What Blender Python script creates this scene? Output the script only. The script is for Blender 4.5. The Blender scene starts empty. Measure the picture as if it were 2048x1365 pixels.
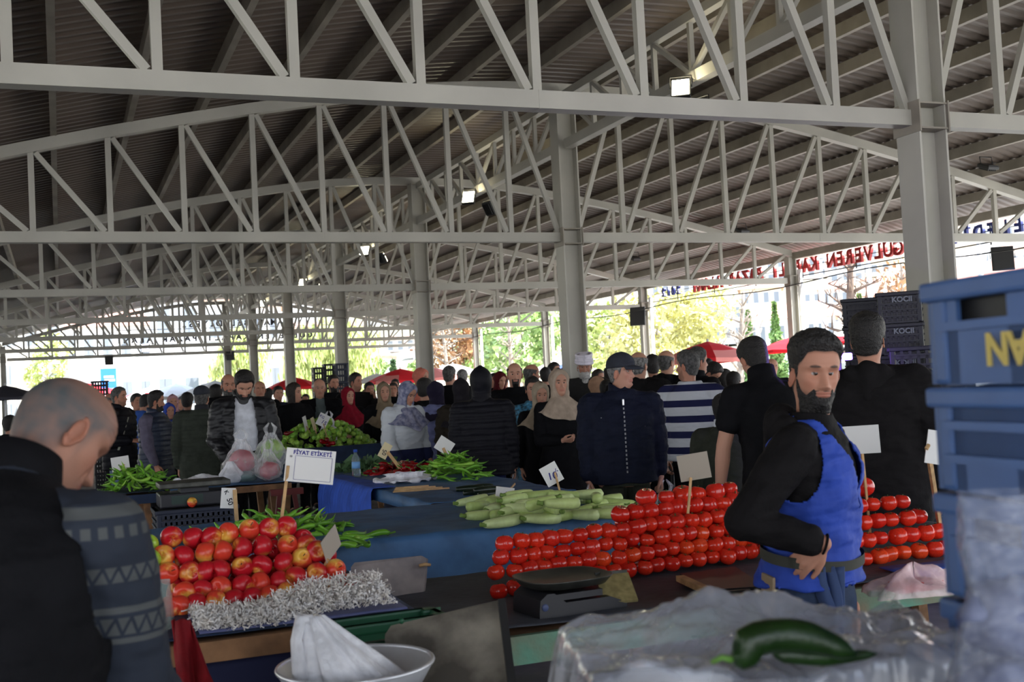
import bpy, bmesh, math, random
import numpy as np
from mathutils import Vector, Matrix, Euler
PI = math.pi
random.seed(7)
rng = np.random.default_rng(7)
SC = bpy.context.scene
COL = SC.collection
PENDING = []

# ------------------------------------------------------------ camera model
CAM_F, CAM_YAW, CAM_PIT, CAM_ROL, EYE = 2273.9, .3801, .0382, -.0513, 1.5
FW = np.array([math.sin(CAM_YAW)*math.cos(CAM_PIT), math.cos(CAM_YAW)*math.cos(CAM_PIT), math.sin(CAM_PIT)])
_r = np.array([math.cos(CAM_YAW), -math.sin(CAM_YAW), 0.]); _u = np.cross(_r, FW)
RT = math.cos(CAM_ROL)*_r + math.sin(CAM_ROL)*_u
UP = -math.sin(CAM_ROL)*_r + math.cos(CAM_ROL)*_u
CC = np.array([0., 0., EYE])
def ray(x, y): return FW + RT*(x-1024)/CAM_F - UP*(y-682.5)/CAM_F
def at(x, y, z): return CC + ray(x, y)*z
def onX(x, y, X): d = ray(x, y); return CC + d*(X/d[0])
def onY(x, y, Y): d = ray(x, y); return CC + d*(Y/d[1])
def onZ(x, y, Z): d = ray(x, y); return CC + d*((Z-EYE)/d[2])

# ------------------------------------------------------------ materials
MATS = {}
def lin(c): return tuple(((v/12.92) if v <= .04045 else ((v+.055)/1.055)**2.4) for v in c)
def mat(name, col, rough=.6, metal=0., var=0., vscale=8., bump=0., bscale=60., spec=.5, emis=None, estr=0., trans=0., alpha=1., attr=None, sheen=0., ior=1.45, col2=None):
    if name in MATS: return MATS[name]
    m = bpy.data.materials.new(name); m.use_nodes = True
    nt = m.node_tree; b = nt.nodes['Principled BSDF']
    c = tuple(col)+(1,)
    b.inputs['Base Color'].default_value = c
    b.inputs['Roughness'].default_value = rough
    b.inputs['Metallic'].default_value = metal
    b.inputs['Specular IOR Level'].default_value = spec
    b.inputs['IOR'].default_value = ior
    if trans: b.inputs['Transmission Weight'].default_value = trans
    if alpha < 1: b.inputs['Alpha'].default_value = alpha
    if sheen: b.inputs['Sheen Weight'].default_value = sheen
    if emis:
        b.inputs['Emission Color'].default_value = tuple(emis)+(1,)
        b.inputs['Emission Strength'].default_value = estr
    tc = nt.nodes.new('ShaderNodeTexCoord')
    src = None
    if attr:
        a = nt.nodes.new('ShaderNodeVertexColor'); a.layer_name = attr
        src = a.outputs['Color']
    if var or col2:
        n = nt.nodes.new('ShaderNodeTexNoise'); n.inputs['Scale'].default_value = vscale; n.inputs['Detail'].default_value = 5
        nt.links.new(tc.outputs['Object'], n.inputs['Vector'])
        mx = nt.nodes.new('ShaderNodeMix'); mx.data_type = 'RGBA'
        r = nt.nodes.new('ShaderNodeValToRGB'); r.color_ramp.elements[0].position = .35; r.color_ramp.elements[1].position = .65
        nt.links.new(n.outputs['Fac'], r.inputs['Fac'])
        nt.links.new(r.outputs['Color'], mx.inputs['Factor'])
        if src is not None and not col2:
            hs = nt.nodes.new('ShaderNodeHueSaturation'); hs.inputs['Value'].default_value = 1-var
            nt.links.new(src, hs.inputs['Color']); nt.links.new(hs.outputs['Color'], mx.inputs['A']); nt.links.new(src, mx.inputs['B'])
        else:
            mx.inputs['A'].default_value = tuple(max(0, v*(1-var)) for v in col)+(1,)
            mx.inputs['B'].default_value = (tuple(col2) if col2 else tuple(min(1, v*(1+var)) for v in col))+(1,)
        src = mx.outputs['Result']
    if src is not None: nt.links.new(src, b.inputs['Base Color'])
    if bump:
        n2 = nt.nodes.new('ShaderNodeTexNoise'); n2.inputs['Scale'].default_value = bscale; n2.inputs['Detail'].default_value = 6
        nt.links.new(tc.outputs['Object'], n2.inputs['Vector'])
        bp = nt.nodes.new('ShaderNodeBump'); bp.inputs['Strength'].default_value = bump; bp.inputs['Distance'].default_value = .01
        nt.links.new(n2.outputs['Fac'], bp.inputs['Height']); nt.links.new(bp.outputs['Normal'], b.inputs['Normal'])
    MATS[name] = m
    return m
def cloth(name, srgb, rough=.85, var=.15, **k): return mat(name, lin(srgb), rough, var=var, vscale=14, bump=k.pop('bump', .25), bscale=k.pop('bscale', 90), spec=k.pop('spec', .25), **k)

# ------------------------------------------------------------ numpy mesh pieces: (verts Nx3, faces list)
class MB:
    def __init__(s): s.v = []; s.f = []; s.n = 0; s.mi = []; s.sm = []
    def add(s, v, f, m=0, smooth=False):
        v = np.asarray(v, float).reshape(-1, 3); s.v.append(v)
        s.f += [tuple(int(i)+s.n for i in q) for q in f]; s.mi += [m]*len(f); s.sm += [smooth]*len(f); s.n += len(v); return s
    def box(s, c, d, rot=None, m=0, bev=0.):
        d = np.array(d)/2.; c = np.array(c, float)
        if bev: v, f = bevbox(d, bev)
        else:
            v = np.array([[x, y, z] for x in (-1, 1) for y in (-1, 1) for z in (-1, 1)])*d
            f = [(0,1,3,2),(4,6,7,5),(0,4,5,1),(2,3,7,6),(0,2,6,4),(1,5,7,3)]
        if rot is not None: v = v @ np.array(rot).T
        return s.add(v+c, f, m)
    def bar(s, p, q, w, h, up=(0,0,1), m=0):
        p = np.array(p, float); q = np.array(q, float); d = q-p; L = np.linalg.norm(d); d = d/L
        up = np.array(up, float)
        if abs(d@up) > .98: up = np.array([0,1.,0])
        x = np.cross(d, up); x /= np.linalg.norm(x); z = np.cross(x, d)
        return s.box((p+q)/2, (w, L, h), np.array([x, d, z]).T, m)
    def tube(s, pts, r, n=8, m=0, cap=True):
        v, f = tube(pts, r, n, cap); return s.add(v, f, m, True)
    def lathe(s, prof, n=24, c=(0,0,0), m=0, rot=None):
        v, f = lathe(prof, n)
        if rot is not None: v = v @ np.array(rot).T
        return s.add(v+np.array(c), f, m, True)
    def ell(s, c, r, n=16, m=0, rot=None):
        v, f = ellipsoid(r, n)
        if rot is not None: v = v @ np.array(rot).T
        return s.add(v+np.array(c), f, m, True)
    def cone(s, p, q, r1, r2, n=12, m=0):
        v, f = rcone(p, q, r1, r2, n); return s.add(v, f, m, True)
    def data(s): return (np.concatenate(s.v) if s.v else np.zeros((0,3)), s.f)
    def mesh(s, name, mats):
        v, f = s.data(); me = bpy.data.meshes.new(name); me.from_pydata(v.tolist(), [], f)
        for mm in (mats if isinstance(mats, (list, tuple)) else [mats]): me.materials.append(mm)
        me.polygons.foreach_set('material_index', s.mi); me.polygons.foreach_set('use_smooth', s.sm); me.update()
        return me
    def build(s, name, mats, parent=None, loc=None):
        return link(name, s.mesh(name, mats), parent, loc)
def link(name, data, parent=None, loc=None):
    o = bpy.data.objects.new(name, data); PENDING.append(o)
    if parent is not None: o.parent = parent
    if loc is not None: o.location = [float(i) for i in loc]
    return o
def flush():
    for o in PENDING: COL.objects.link(o)
    PENDING.clear()
def tag(o, label=None, cat=None, group=None, kind=None):
    if label: o['label'] = label
    if cat: o['category'] = cat
    if group: o['group'] = group
    if kind: o['kind'] = kind
    return o
def thing(name, label, cat, loc=(0,0,0), rz=0., group=None):
    o = bpy.data.objects.new(name, None); o.empty_display_size = .05; PENDING.append(o)
    o.location = [float(i) for i in loc]; o.rotation_euler = (0, 0, rz)
    return tag(o, label, cat, group)
def copy_tree(o, parent=None, kids=None):
    c = o.copy(); PENDING.append(c); c.parent = parent
    for ch in KIDS.get(o, ()):
        d = copy_tree(ch, c); KIDS.setdefault(c, []).append(d)
    return c
KIDS = {}
def kid(parent, o): KIDS.setdefault(parent, []).append(o); return o

def bevbox(h, b):
    v = []; f = []
    h = np.array(h); b = min(b, h.min()*.98)
    bm = bmesh.new(); bmesh.ops.create_cube(bm, size=2)
    for q in bm.verts: q.co = Vector((q.co.x*h[0], q.co.y*h[1], q.co.z*h[2]))
    bmesh.ops.bevel(bm, geom=bm.edges[:]+bm.verts[:], offset=b, segments=2, affect='EDGES', profile=.6)
    bm.verts.index_update()
    v = np.array([q.co[:] for q in bm.verts]); f = [tuple(q.index for q in p.verts) for p in bm.faces]; bm.free()
    return v, f
def lathe(prof, n=24):
    prof = np.array(prof, float); k = len(prof); a = np.arange(n)*2*PI/n
    v = np.stack([np.outer(prof[:,0], np.cos(a)), np.outer(prof[:,0], np.sin(a)), np.repeat(prof[:,1][:,None], n, 1)], -1).reshape(-1, 3)
    f = [(i*n+j, i*n+(j+1) % n, (i+1)*n+(j+1) % n, (i+1)*n+j) for i in range(k-1) for j in range(n)]
    if prof[0,0] > 1e-6: f.append(tuple(range(n))[::-1])
    if prof[-1,0] > 1e-6: f.append(tuple((k-1)*n+j for j in range(n)))
    return v, f
def ellipsoid(r, n=16):
    m = max(6, n//2); th = np.linspace(0, PI, m+1)
    v, f = lathe(np.stack([np.maximum(np.sin(th), 1e-4), -np.cos(th)], 1), n)
    return v*np.array(r), f
def frames(p):
    p = np.array(p, float); t = np.gradient(p, axis=0); t /= np.linalg.norm(t, axis=1)[:,None]+1e-9
    u = np.array([0,0,1.]) if abs(t[0][2]) < .9 else np.array([0,1.,0])
    X = []; 
    for k in t:
        u = u - k*(u@k); u /= np.linalg.norm(u)+1e-9; X.append(u)
    X = np.array(X); return p, t, X, np.cross(t, X)
def tube(pts, r, n=8, cap=True):
    p, t, X, Y = frames(pts); k = len(p); r = np.broadcast_to(np.array(r, float), (k,))
    a = np.arange(n)*2*PI/n
    v = (p[:,None,:] + r[:,None,None]*(np.cos(a)[None,:,None]*X[:,None,:]+np.sin(a)[None,:,None]*Y[:,None,:])).reshape(-1, 3)
    f = [(i*n+j, i*n+(j+1) % n, (i+1)*n+(j+1) % n, (i+1)*n+j) for i in range(k-1) for j in range(n)]
    if cap: f += [tuple(range(n))[::-1], tuple((k-1)*n+j for j in range(n))]
    return v, f
def rcone(p, q, r1, r2, n=12):
    p = np.array(p, float); q = np.array(q, float); d = q-p; L = np.linalg.norm(d)+1e-9; d /= L
    th = np.linspace(-PI/2, 0, 5)[:-1]; pr = [(max(r1*math.cos(t), 1e-4), r1*math.sin(t)) for t in th] + [(r1, 0), (r2, L)]
    th = np.linspace(0, PI/2, 5)[1:]; pr += [(max(r2*math.cos(t), 1e-4), L+r2*math.sin(t)) for t in th]
    v, f = lathe(pr, n)
    u = np.array([0,0,1.]) if abs(d[2]) < .9 else np.array([0,1.,0])
    x = np.cross(u, d); x /= np.linalg.norm(x); y = np.cross(d, x)
    return v @ np.array([x, y, d]) + p, f
def loft(rings, cap=True):
    k = len(rings); n = len(rings[0]); v = np.concatenate(rings)
    f = [(i*n+j, i*n+(j+1) % n, (i+1)*n+(j+1) % n, (i+1)*n+j) for i in range(k-1) for j in range(n)]
    if cap: f += [tuple(range(n))[::-1], tuple((k-1)*n+j for j in range(n))]
    return v, f
_nd = rng.normal(size=(3, 12, 3)); _np = rng.uniform(0, 6.28, (3, 12))
def n3(p, scale, seed=0.):
    p = np.asarray(p)*scale + seed*3.7
    s = 0
    for k in range(3): s = s + np.sin(p @ _nd[k].T*(1.7**k) + _np[k]).mean(1)/(1.5**k)
    return s*1.6
def remesh(v, f, vox, smooth=2):
    me = bpy.data.meshes.new('t'); me.from_pydata(np.asarray(v).tolist(), [], f)
    o = bpy.data.objects.new('t', me); COL.objects.link(o)
    md = o.modifiers.new('r', 'REMESH'); md.mode = 'VOXEL'; md.voxel_size = vox
    dg = bpy.context.evaluated_depsgraph_get(); dg.update(); e = o.evaluated_get(dg); m2 = e.to_mesh()
    n = len(m2.vertices); co = np.empty(n*3); m2.vertices.foreach_get('co', co); co = co.reshape(-1, 3)
    L = len(m2.loops); vi = np.empty(L, int); m2.loops.foreach_get('vertex_index', vi)
    np_ = len(m2.polygons); ls = np.empty(np_, int); m2.polygons.foreach_get('loop_start', ls)
    lt = np.empty(np_, int); m2.polygons.foreach_get('loop_total', lt)
    ne = len(m2.edges); ed = np.empty(ne*2, int); m2.edges.foreach_get('vertices', ed); ed = ed.reshape(-1, 2)
    if (lt == 4).all(): F = vi.reshape(-1, 4)
    else: F = [tuple(vi[a:a+b]) for a, b in zip(ls, lt)]
    e.to_mesh_clear(); bpy.data.objects.remove(o); bpy.data.meshes.remove(me)
    co = lap(co, ed, smooth)
    return co, F
def lap(co, ed, it, lam=.55):
    n = len(co); deg = np.bincount(ed.ravel(), minlength=n)[:,None]+1e-9
    for _ in range(it):
        s = np.stack([np.bincount(ed[:,0], co[ed[:,1],k], n)+np.bincount(ed[:,1], co[ed[:,0],k], n) for k in range(3)], 1)
        co = co + lam*(s/deg-co)
    return co
def normals(v, F):
    F = np.asarray(F); a = v[F[:,2]]-v[F[:,0]]; b = v[F[:,-1]]-v[F[:,1]]; nn = np.cross(a, b)
    N = np.zeros_like(v)
    for k in range(F.shape[1]): np.add.at(N, F[:,k], nn)
    return N/(np.linalg.norm(N, axis=1)[:,None]+1e-12)
def raw_mesh(name, v, F, mats, col=None, smooth=True):
    me = bpy.data.meshes.new(name)
    F = [tuple(map(int, q)) for q in F] if not isinstance(F, list) else F
    me.from_pydata(np.asarray(v).tolist(), [], F)
    for mm in (mats if isinstance(mats, (list, tuple)) else [mats]): me.materials.append(mm)
    if smooth: me.polygons.foreach_set('use_smooth', [True]*len(me.polygons))
    if col is not None:
        ca = me.color_attributes.new('tint', 'FLOAT_COLOR', 'POINT')
        c = np.ones((len(v), 4)); c[:,:3] = col; ca.data.foreach_set('color', c.ravel())
    me.update(); return me
_txt = {}
def text_data(s, size, extrude=0., bold=0., mats=None, align='CENTER', res=3):
    cu = bpy.data.curves.new('t', 'FONT'); cu.body = s; cu.size = size; cu.extrude = extrude; cu.offset = bold
    cu.align_x = align; cu.align_y = 'CENTER'; cu.resolution_u = res
    o = bpy.data.objects.new('t', cu); COL.objects.link(o)
    dg = bpy.context.evaluated_depsgraph_get(); dg.update()
    me = bpy.data.meshes.new_from_object(o.evaluated_get(dg)); bpy.data.objects.remove(o)
    me.materials.clear()
    if mats: me.materials.append(mats)
    return me
def smoothstep(a, b, x):
    t = np.clip((x-a)/(b-a), 0, 1); return t*t*(3-2*t)
def Rz(a): c, s = math.cos(a), math.sin(a); return np.array([[c,-s,0],[s,c,0],[0,0,1.]])
def Rx(a): c, s = math.cos(a), math.sin(a); return np.array([[1.,0,0],[0,c,-s],[0,s,c]])
def Ry(a): c, s = math.cos(a), math.sin(a); return np.array([[c,0,s],[0,1.,0],[-s,0,c]])
def nrm(v): v = np.array(v, float); return v/np.linalg.norm(v)
# ============================================================ people
HS = .235
_TT = np.array([-.62,-.45,-.2,-.10,-.05,-.01,.03,.08,.15,.25,.32,.42,.5,.57,.66,.78,.88,.95,.985,1.0])
_FR = np.array([.060,.050,.046,.047,.052,.066,.076,.081,.080,.079,.078,.076,.076,.082,.085,.079,.062,.040,.022,.001])
_BK = np.array([.085,.075,.068,.067,.066,.066,.067,.068,.070,.078,.086,.095,.100,.103,.103,.094,.074,.048,.028,.001])
_WD = np.array([.085,.062,.055,.054,.053,.052,.053,.055,.059,.064,.067,.070,.072,.075,.077,.072,.056,.037,.021,.001])
_tg = np.linspace(-.62, 1, 600)
def _sm(y, s=7):
    y = np.interp(_tg, _TT, y); k = np.exp(-.5*(np.arange(-3*s, 3*s+1)/s)**2); k /= k.sum()
    yy = np.convolve(np.pad(y, 3*s, 'edge'), k, 'valid'); w = smoothstep(.93, .99, _tg); return yy*(1-w)+y*w
_fr, _bk, _wd = _sm(_FR), _sm(_BK), _sm(_WD)
def g(x, m, s): return np.exp(-.5*((x-m)/s)**2)
def head_pt(A, T, fem=False, old=False):
    A = np.asarray(A, float); T = np.asarray(T, float)
    A = (A+PI) % (2*PI) - PI
    fr = np.interp(T, _tg, _fr); bk = np.interp(T, _tg, _bk); wd = np.interp(T, _tg, _wd)
    if fem: wd = wd*.95; wd = np.where(T < .0, wd*.86, wd); bk = np.where(T < .1, bk*.9, bk)
    sa, ca = np.sin(A), np.cos(A)
    d = np.where(ca >= 0, fr, bk)
    n = 2.25 - .5*g(T, .04, .09)*(ca > 0)
    r = 1/((np.abs(sa)/wd)**n + (np.abs(ca)/d)**n + 1e-12)**(1/n)
    k = .8 if fem else 1.
    r = r + k*.027*g(A, 0, .105)*np.interp(T, [.255,.285,.32,.36,.42,.48,.54,.58], [0,.55,1.,.92,.62,.38,.18,0])
    r = r + k*.007*(g(A, .19, .07)+g(A, -.19, .07))*g(T, .308, .022)
    r = r - .011*(g(A, .41, .20)+g(A, -.41, .20))*g(T, .50, .045)
    r = r + (.001 if fem else .005)*g(np.abs(A), .38, .28)*g(T, .585, .022)
    r = r + .005*g(np.abs(A), .70, .25)*g(T, .40, .06)
    r = r - .004*g(np.abs(A), .75, .25)*g(T, .22, .07)
    r = r + .0065*g(A, 0, .17)*(g(T, .228, .016)+1.1*g(T, .188, .018)) - .004*g(A, 0, .24)*g(T, .208, .008)
    r = r - .004*g(A, 0, .25)*g(T, .145, .022) + .005*g(A, 0, .22)*g(T, .075, .035)
    if old: r = r - .004*g(np.abs(A), .5, .06)*g(T, .27, .06) + .002*g(A, 0, .6)*np.sin(T*120)*g(T, .72, .06)
    return np.stack([r*sa, r*ca, T*HS+0*A], -1)
def head_off(P, off):
    c = np.stack([0*P[...,0], 0*P[...,0]-.008, np.clip(P[...,2], -.2, .125)], -1)
    d = P-c; d = d/(np.linalg.norm(d, axis=-1, keepdims=True)+1e-9)
    return P + d*np.asarray(off)[...,None]
HAIRLINE = ([0,.45,.75,.95,1.15,1.3,1.42,1.52,1.75,1.9,2.3,3.15], [.80,.81,.78,.66,.60,.44,.38,.52,.50,.28,.14,.10])
def grid_faces(nt, na, wrap=True):
    return [(i*na+j, i*na+(j+1) % na, (i+1)*na+(j+1) % na, (i+1)*na+j) for i in range(nt-1) for j in range(na if wrap else na-1)]
class Head:
    """skin surface, poses and shells of one head; A angle from the front, T height chin=0 crown=1"""
    def __init__(s, res, fem, old, yaw, pitch, roll, neck):
        s.fem, s.old = fem, old
        s.R = Rz(yaw) @ Rx(-pitch) @ Ry(roll); s.piv = np.array([0,-.02,-.02]); s.neck = neck
        na = {0: 120, 1: 64, 2: 36}[res]; nt = {0: 130, 1: 70, 2: 40}[res]
        a = np.linspace(-PI, PI, na, endpoint=False); s.a = a - .45*np.sin(a)
        s.t = np.concatenate([np.linspace(-.6, -.06, nt//6), np.linspace(-.04, .62, nt//2), np.linspace(.635, 1, nt-nt//6-nt//2)])
        s.A, s.T = np.meshgrid(s.a, s.t); s.na, s.nt = na, nt
        s.P = head_pt(s.A, s.T, fem, old)
    def pose(s, P, T=None):
        T = P[...,2]/HS if T is None else T
        w = smoothstep(-.5, -.03, T)[...,None]
        Q = (P-s.piv) @ s.R.T + s.piv
        return s.neck(P*(1-w)+Q*w)
    def shell(s, th, mask, name, m, parent, noise=.002, ns=120, seed=0, col=None, border=.06):
        """a layer over the head where mask>0, tapering under the skin at its border"""
        off = th*smoothstep(0, border, mask) - .0025*(1-smoothstep(0, border*.6, mask))
        P = head_off(s.P, off)
        P = P + (head_off(s.P, off+1)-P)*(n3(s.P.reshape(-1,3), ns, seed).reshape(s.A.shape)*noise*smoothstep(0, border, mask))[...,None]
        keep = mask > -.08
        F = [q for q in grid_faces(s.nt, s.na) if all(keep.ravel()[i] for i in q)]
        if not F: return None
        if keep[-1].all(): F.append(tuple((s.nt-1)*s.na+j for j in range(s.na)))
        V = s.pose(P, s.T).reshape(-1, 3); V, F = compact(V, F)
        return link(name, raw_mesh(name, V, F, m), parent)
def compact(V, F):
    u = np.unique([i for q in F for i in q]); mp = {int(k): i for i, k in enumerate(u)}
    return V[u], [tuple(mp[int(i)] for i in q) for q in F]
def hair_mask(A, T, bald=0.):
    a = np.abs((A+PI) % (2*PI)-PI); h = np.interp(a, *HAIRLINE); m = T-h
    if bald: m = np.minimum(m, np.where(T > .5, (.80-bald*.2*np.cos(A*.5)**2) - T, 1)*1.2)
    return m
TORSO = np.array([[.06,.21,.18,.18],[.4,.20,.16,.165],[.70,.185,.135,.145],[.80,.18,.125,.135],[.92,.178,.118,.132],[1.05,.16,.112,.102],[1.2,.168,.118,.108],[1.30,.180,.116,.115],[1.36,.172,.100,.110],[1.40,.148,.082,.103],[1.43,.118,.066,.094],[1.46,.088,.058,.084],[1.495,.066,.055,.077]])
def torso_rings(hem, inf, fem=False, belly=0., top=1.495, n=28, flare=0.):
    zs = np.array([z for z in np.concatenate([[hem, hem+.02], np.arange(math.ceil(hem*20)/20+.05, 1.40, .05), [1.40,1.425,1.45,1.475,1.495]]) if z <= top+1e-6])
    R = []
    a = np.arange(n)*2*PI/n
    for z in zs:
        w, f, b = (np.interp(z, TORSO[:,0], TORSO[:,k]) for k in (1,2,3))
        if fem:
            w *= np.interp(z, [.9,1.05,1.2,1.35], [1.03,.9,.88,.90]); f += .022*g(z, 1.25, .06); b *= .95
        f += belly*g(z, 1.05, .14)
        k = inf*np.interp(z, [.0,.8,1.38,1.46,1.5], [1,1,1,.75,.5]) + flare*smoothstep(1.0, .75, z)
        w, f, b = w+k, f+k, b+k
        e = 2/2.5
        c, s_ = np.cos(a), np.sin(a)
        x = w*np.sign(c)*np.abs(c)**e; y = np.where(s_ > 0, f, b)*np.sign(s_)*np.abs(s_)**e
        R.append(np.stack([x, y, 0*x+z], 1))
    return R
def hand_parts(W, d, palm, thumbside, curl=.35, spread=.0, sc=1., thumb=.5):
    """capsules of one hand: wrist W, along d, palm normal, x towards the thumb"""
    d = nrm(d); y = nrm(np.array(palm)-d*np.dot(palm, d)); x = np.cross(d, y)
    if np.dot(x, thumbside) < 0: x = -x
    P = lambda a, b, c: np.array(W)+sc*(a*x+b*y+c*d)
    out = []
    for k, (kx, L) in enumerate([(.029,.072),(.010,.080),(-.009,.075),(-.027,.058)]):
        kn = P(kx, 0, .088-.004*abs(k-1)); out.append(rcone(P(kx*.55, 0, .004), kn, .0125*sc, .0105*sc, 10))
        c = curl*(1+.12*k); ang = 0; p = kn
        for j, (fl, r) in enumerate([(.45,.0098),(.31,.0088),(.24,.0078)]):
            ang += c*(.9 if j == 0 else 1.15)
            dirv = math.cos(ang)*d+math.sin(ang)*y + spread*(kx/.03)*x
            q = p+sc*L*fl*nrm(dirv); out.append(rcone(p, q, r*sc, r*.9*sc, 10)); p = q
    a = P(.016, .004, .015); b = P(.040, .012+.014*thumb, .046); c = P(.050-.014*thumb, .018+.026*thumb, .078); e = P(.052-.030*thumb, .022+.036*thumb, .102)
    out += [rcone(a, b, .0145*sc, .012*sc, 10), rcone(b, c, .0115*sc, .010*sc, 10), rcone(c, e, .010*sc, .008*sc, 10)]
    out.append(rcone(P(0,.003,.03), P(.004,.005,.06), .019*sc, .017*sc, 10))
    return out
def join(parts):
    V = []; F = []; n = 0
    for v, f in parts:
        V.append(v); F += [tuple(int(i)+n for i in q) for q in f]; n += len(v)
    return np.concatenate(V), F
SKIN = mat('skin', (.5,.3,.2), .55, attr='tint', spec=.35, bump=.06, bscale=220)
EYEM = mat('eyeball', (.8,.8,.8), .15, attr='tint', spec=.6)
HAIRB = mat('hair_black', (.012,.010,.009), .55, var=.5, vscale=60, bump=.9, bscale=130)
HAIRBR = mat('hair_dark_brown', (.022,.014,.010), .55, var=.5, vscale=60, bump=.9, bscale=130)
HAIRG = mat('hair_grey', (.17,.165,.16), .6, var=.6, vscale=50, bump=.9, bscale=130)
HAIRW = mat('hair_white', (.45,.44,.42), .6, var=.25, vscale=50, bump=.9, bscale=130)
HAIRS = mat('hair_salt_pepper', (.07,.068,.065), .6, var=.6, vscale=50, bump=.9, bscale=130)
def mk(name, parent, V, F, m, col=None): return link(name, raw_mesh(name, V, F, m, col), parent)
ARM = {'down': ((.16,-.05,-1), (.05,.14,-1)), 'bag': ((.12,-.02,-1), (.03,.10,-1)), 'bent': ((.14,.10,-1), (-.25,1,-.05)), 'low': ((.14,.12,-1), (-.1,.8,-.65)),
       'phone': ((.25,.5,-.9), (-.30,.25,1)), 'cross': ((.15,.25,-1), (-.95,.55,.1)), 'hip': ((.85,-.45,-.75), (-.75,.62,-.55)), 'fwd': ((.1,.45,-1), (-.1,.9,-.35))}
PEOPLE = []
def person(label, x, y, z, turn=0, head=None, pitch=0., roll=0., lean=0., fem=False, old=False, res=1, skin=(.62,.44,.35), hair=HAIRB, hth=(.020,.008), bald=0., longhair=False,
           beard=None, stubble=0., top='jacket', tm=None, hem=.78, inf=.026, tnoise=.005, puff=0., bm=None, skirt=False, arms=('down','down'), hands=(.4,.4), sleeve=1., belly=0.,
           hood=False, scarf=None, cap=None, open_=None, shirt=None, glasses=False, collar=None, flare=0., group=None, feet=True, extra=None, htop=None, hide_head_hair=False, vox=None, twist=0., eyes=True, girth=1.):
    P = at(x, y, z); HT = P[2] if htop is None else htop
    to = -P[:2]/np.linalg.norm(P[:2]); tr = math.radians(turn)
    f = np.array([to[0]*math.cos(tr)-to[1]*math.sin(tr), to[0]*math.sin(tr)+to[1]*math.cos(tr)])
    rz = math.atan2(-f[0], f[1])
    root = thing('person', label, 'person', (0,0,0), rz, group)
    yaw = math.radians((head if head is not None else turn)-turn); lr = math.radians(lean)
    piv = np.array([0,0,.95])
    def bend(p):
        p = np.asarray(p, float); w = smoothstep(.88, 1.2, p[...,2]); a = -lr*w
        c, s = np.cos(a), np.sin(a); q = p-piv
        return np.stack([q[...,0], q[...,1]*c-q[...,2]*s, q[...,1]*s+q[...,2]*c], -1)+piv
    def neck(p): return bend(p+np.array([0,.012,1.512]))
    H = Head(res, fem, old, yaw, math.radians(pitch), math.radians(roll), neck)
    vb = vox or {0: .0055, 1: .009, 2: .015}[res]
    va = {0: .0038, 1: .0055, 2: .010}[res]
    # ---- the body: head and neck, arms with hands, trunk and legs, in one mesh
    skl = np.array(lin(skin))
    col = np.tile(skl, (H.A.size, 1)).reshape(H.A.shape+(3,))
    A, T = np.abs(H.A), H.T
    lip = smoothstep(.42, .25, A)*np.maximum(g(T, .226, .014), g(T, .190, .016))
    col = col*(1-.55*lip[...,None]*np.array([.25,.65,.6]))
    col = col*(1-.12*(g(A, .62, .25)*g(T, .36, .08))[...,None]*np.array([0,.8,.9]))
    brow = smoothstep(.35, .75, g(A, .40, .17)*g(T, .60-.02*(A-.4)**2*4, .016)*(1.25))
    bc = np.array([.02,.014,.01]) if hair not in (HAIRG, HAIRW) else np.array([.12,.11,.1])
    col = col*(1-.9*brow[...,None])+bc*.9*brow[...,None]
    if stubble:
        sm = smoothstep(0, .1, np.interp(A, [0,.3,.6,1.0,1.35,1.5,3.2], [.30,.30,.26,.30,.40,.0,-.2])-T)*smoothstep(-.16, -.04, T)*(1-.9*lip)
        col = col*(1-stubble*sm[...,None])+np.array([.02,.018,.016])*stubble*sm[...,None]
    hm = hair_mask(H.A, H.T, bald)
    if scarf is None:
        sh = smoothstep(-.03, .03, hm)*(.75 if not bald else .45)
        if hide_head_hair: sh = smoothstep(-.22, .22, hm)*.86*(1+.22*n3(np.stack([H.A*4, H.T*9, 0*H.A], -1).reshape(-1,3), 2.).reshape(hm.shape))+.22*smoothstep(.5, .75, H.T)*(np.abs(H.A) > .6)
        hc = .085 if hide_head_hair else {HAIRB: .012, HAIRBR: .02, HAIRG: .14, HAIRW: .4, HAIRS: .05}[hair]
        col = col*(1-sh[...,None])+hc*sh[...,None]
    HV = H.pose(H.P, H.T).reshape(-1, 3); n0 = len(HV)
    parts = [(HV, grid_faces(H.nt, H.na)+[tuple((H.nt-1)*H.na+j for j in range(H.na))])]; cols = [col.reshape(-1, 3)]
    for sd in ((-1, 1) if scarf is None and cap != 'hoodup' else ()):      # ears
        pr = []
        for u in np.linspace(-2.5, 1.9, 14):
            pr.append((.0+.002*math.cos(u), .015*math.cos(u)*(1 if math.sin(u) > -.2 else .75), .030*math.sin(u)))
        ev, ef = join([tube(pr, .0045, 8), (ellipsoid((.0045,.014,.027), 12)), (ellipsoid((.005,.008,.010), 10)[0]+np.array([0,.0,-.026]), ellipsoid((.005,.008,.010), 10)[1])])
        ev = (ev @ Rx(-.18).T) @ Rz(-sd*-.42).T
        b = head_pt(sd*1.62, .42, fem, old); ev = ev*np.array([sd,1,1])*(1.12 if old else .95)+b+np.array([sd*.006,-.008,.0])
        parts.append((H.pose(ev), ef)); cols.append(np.tile(skl*np.array([.95,.8,.76]), (len(ev), 1)))
    S, Eb, Wr, FA = {}, {}, {}, {}
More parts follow.
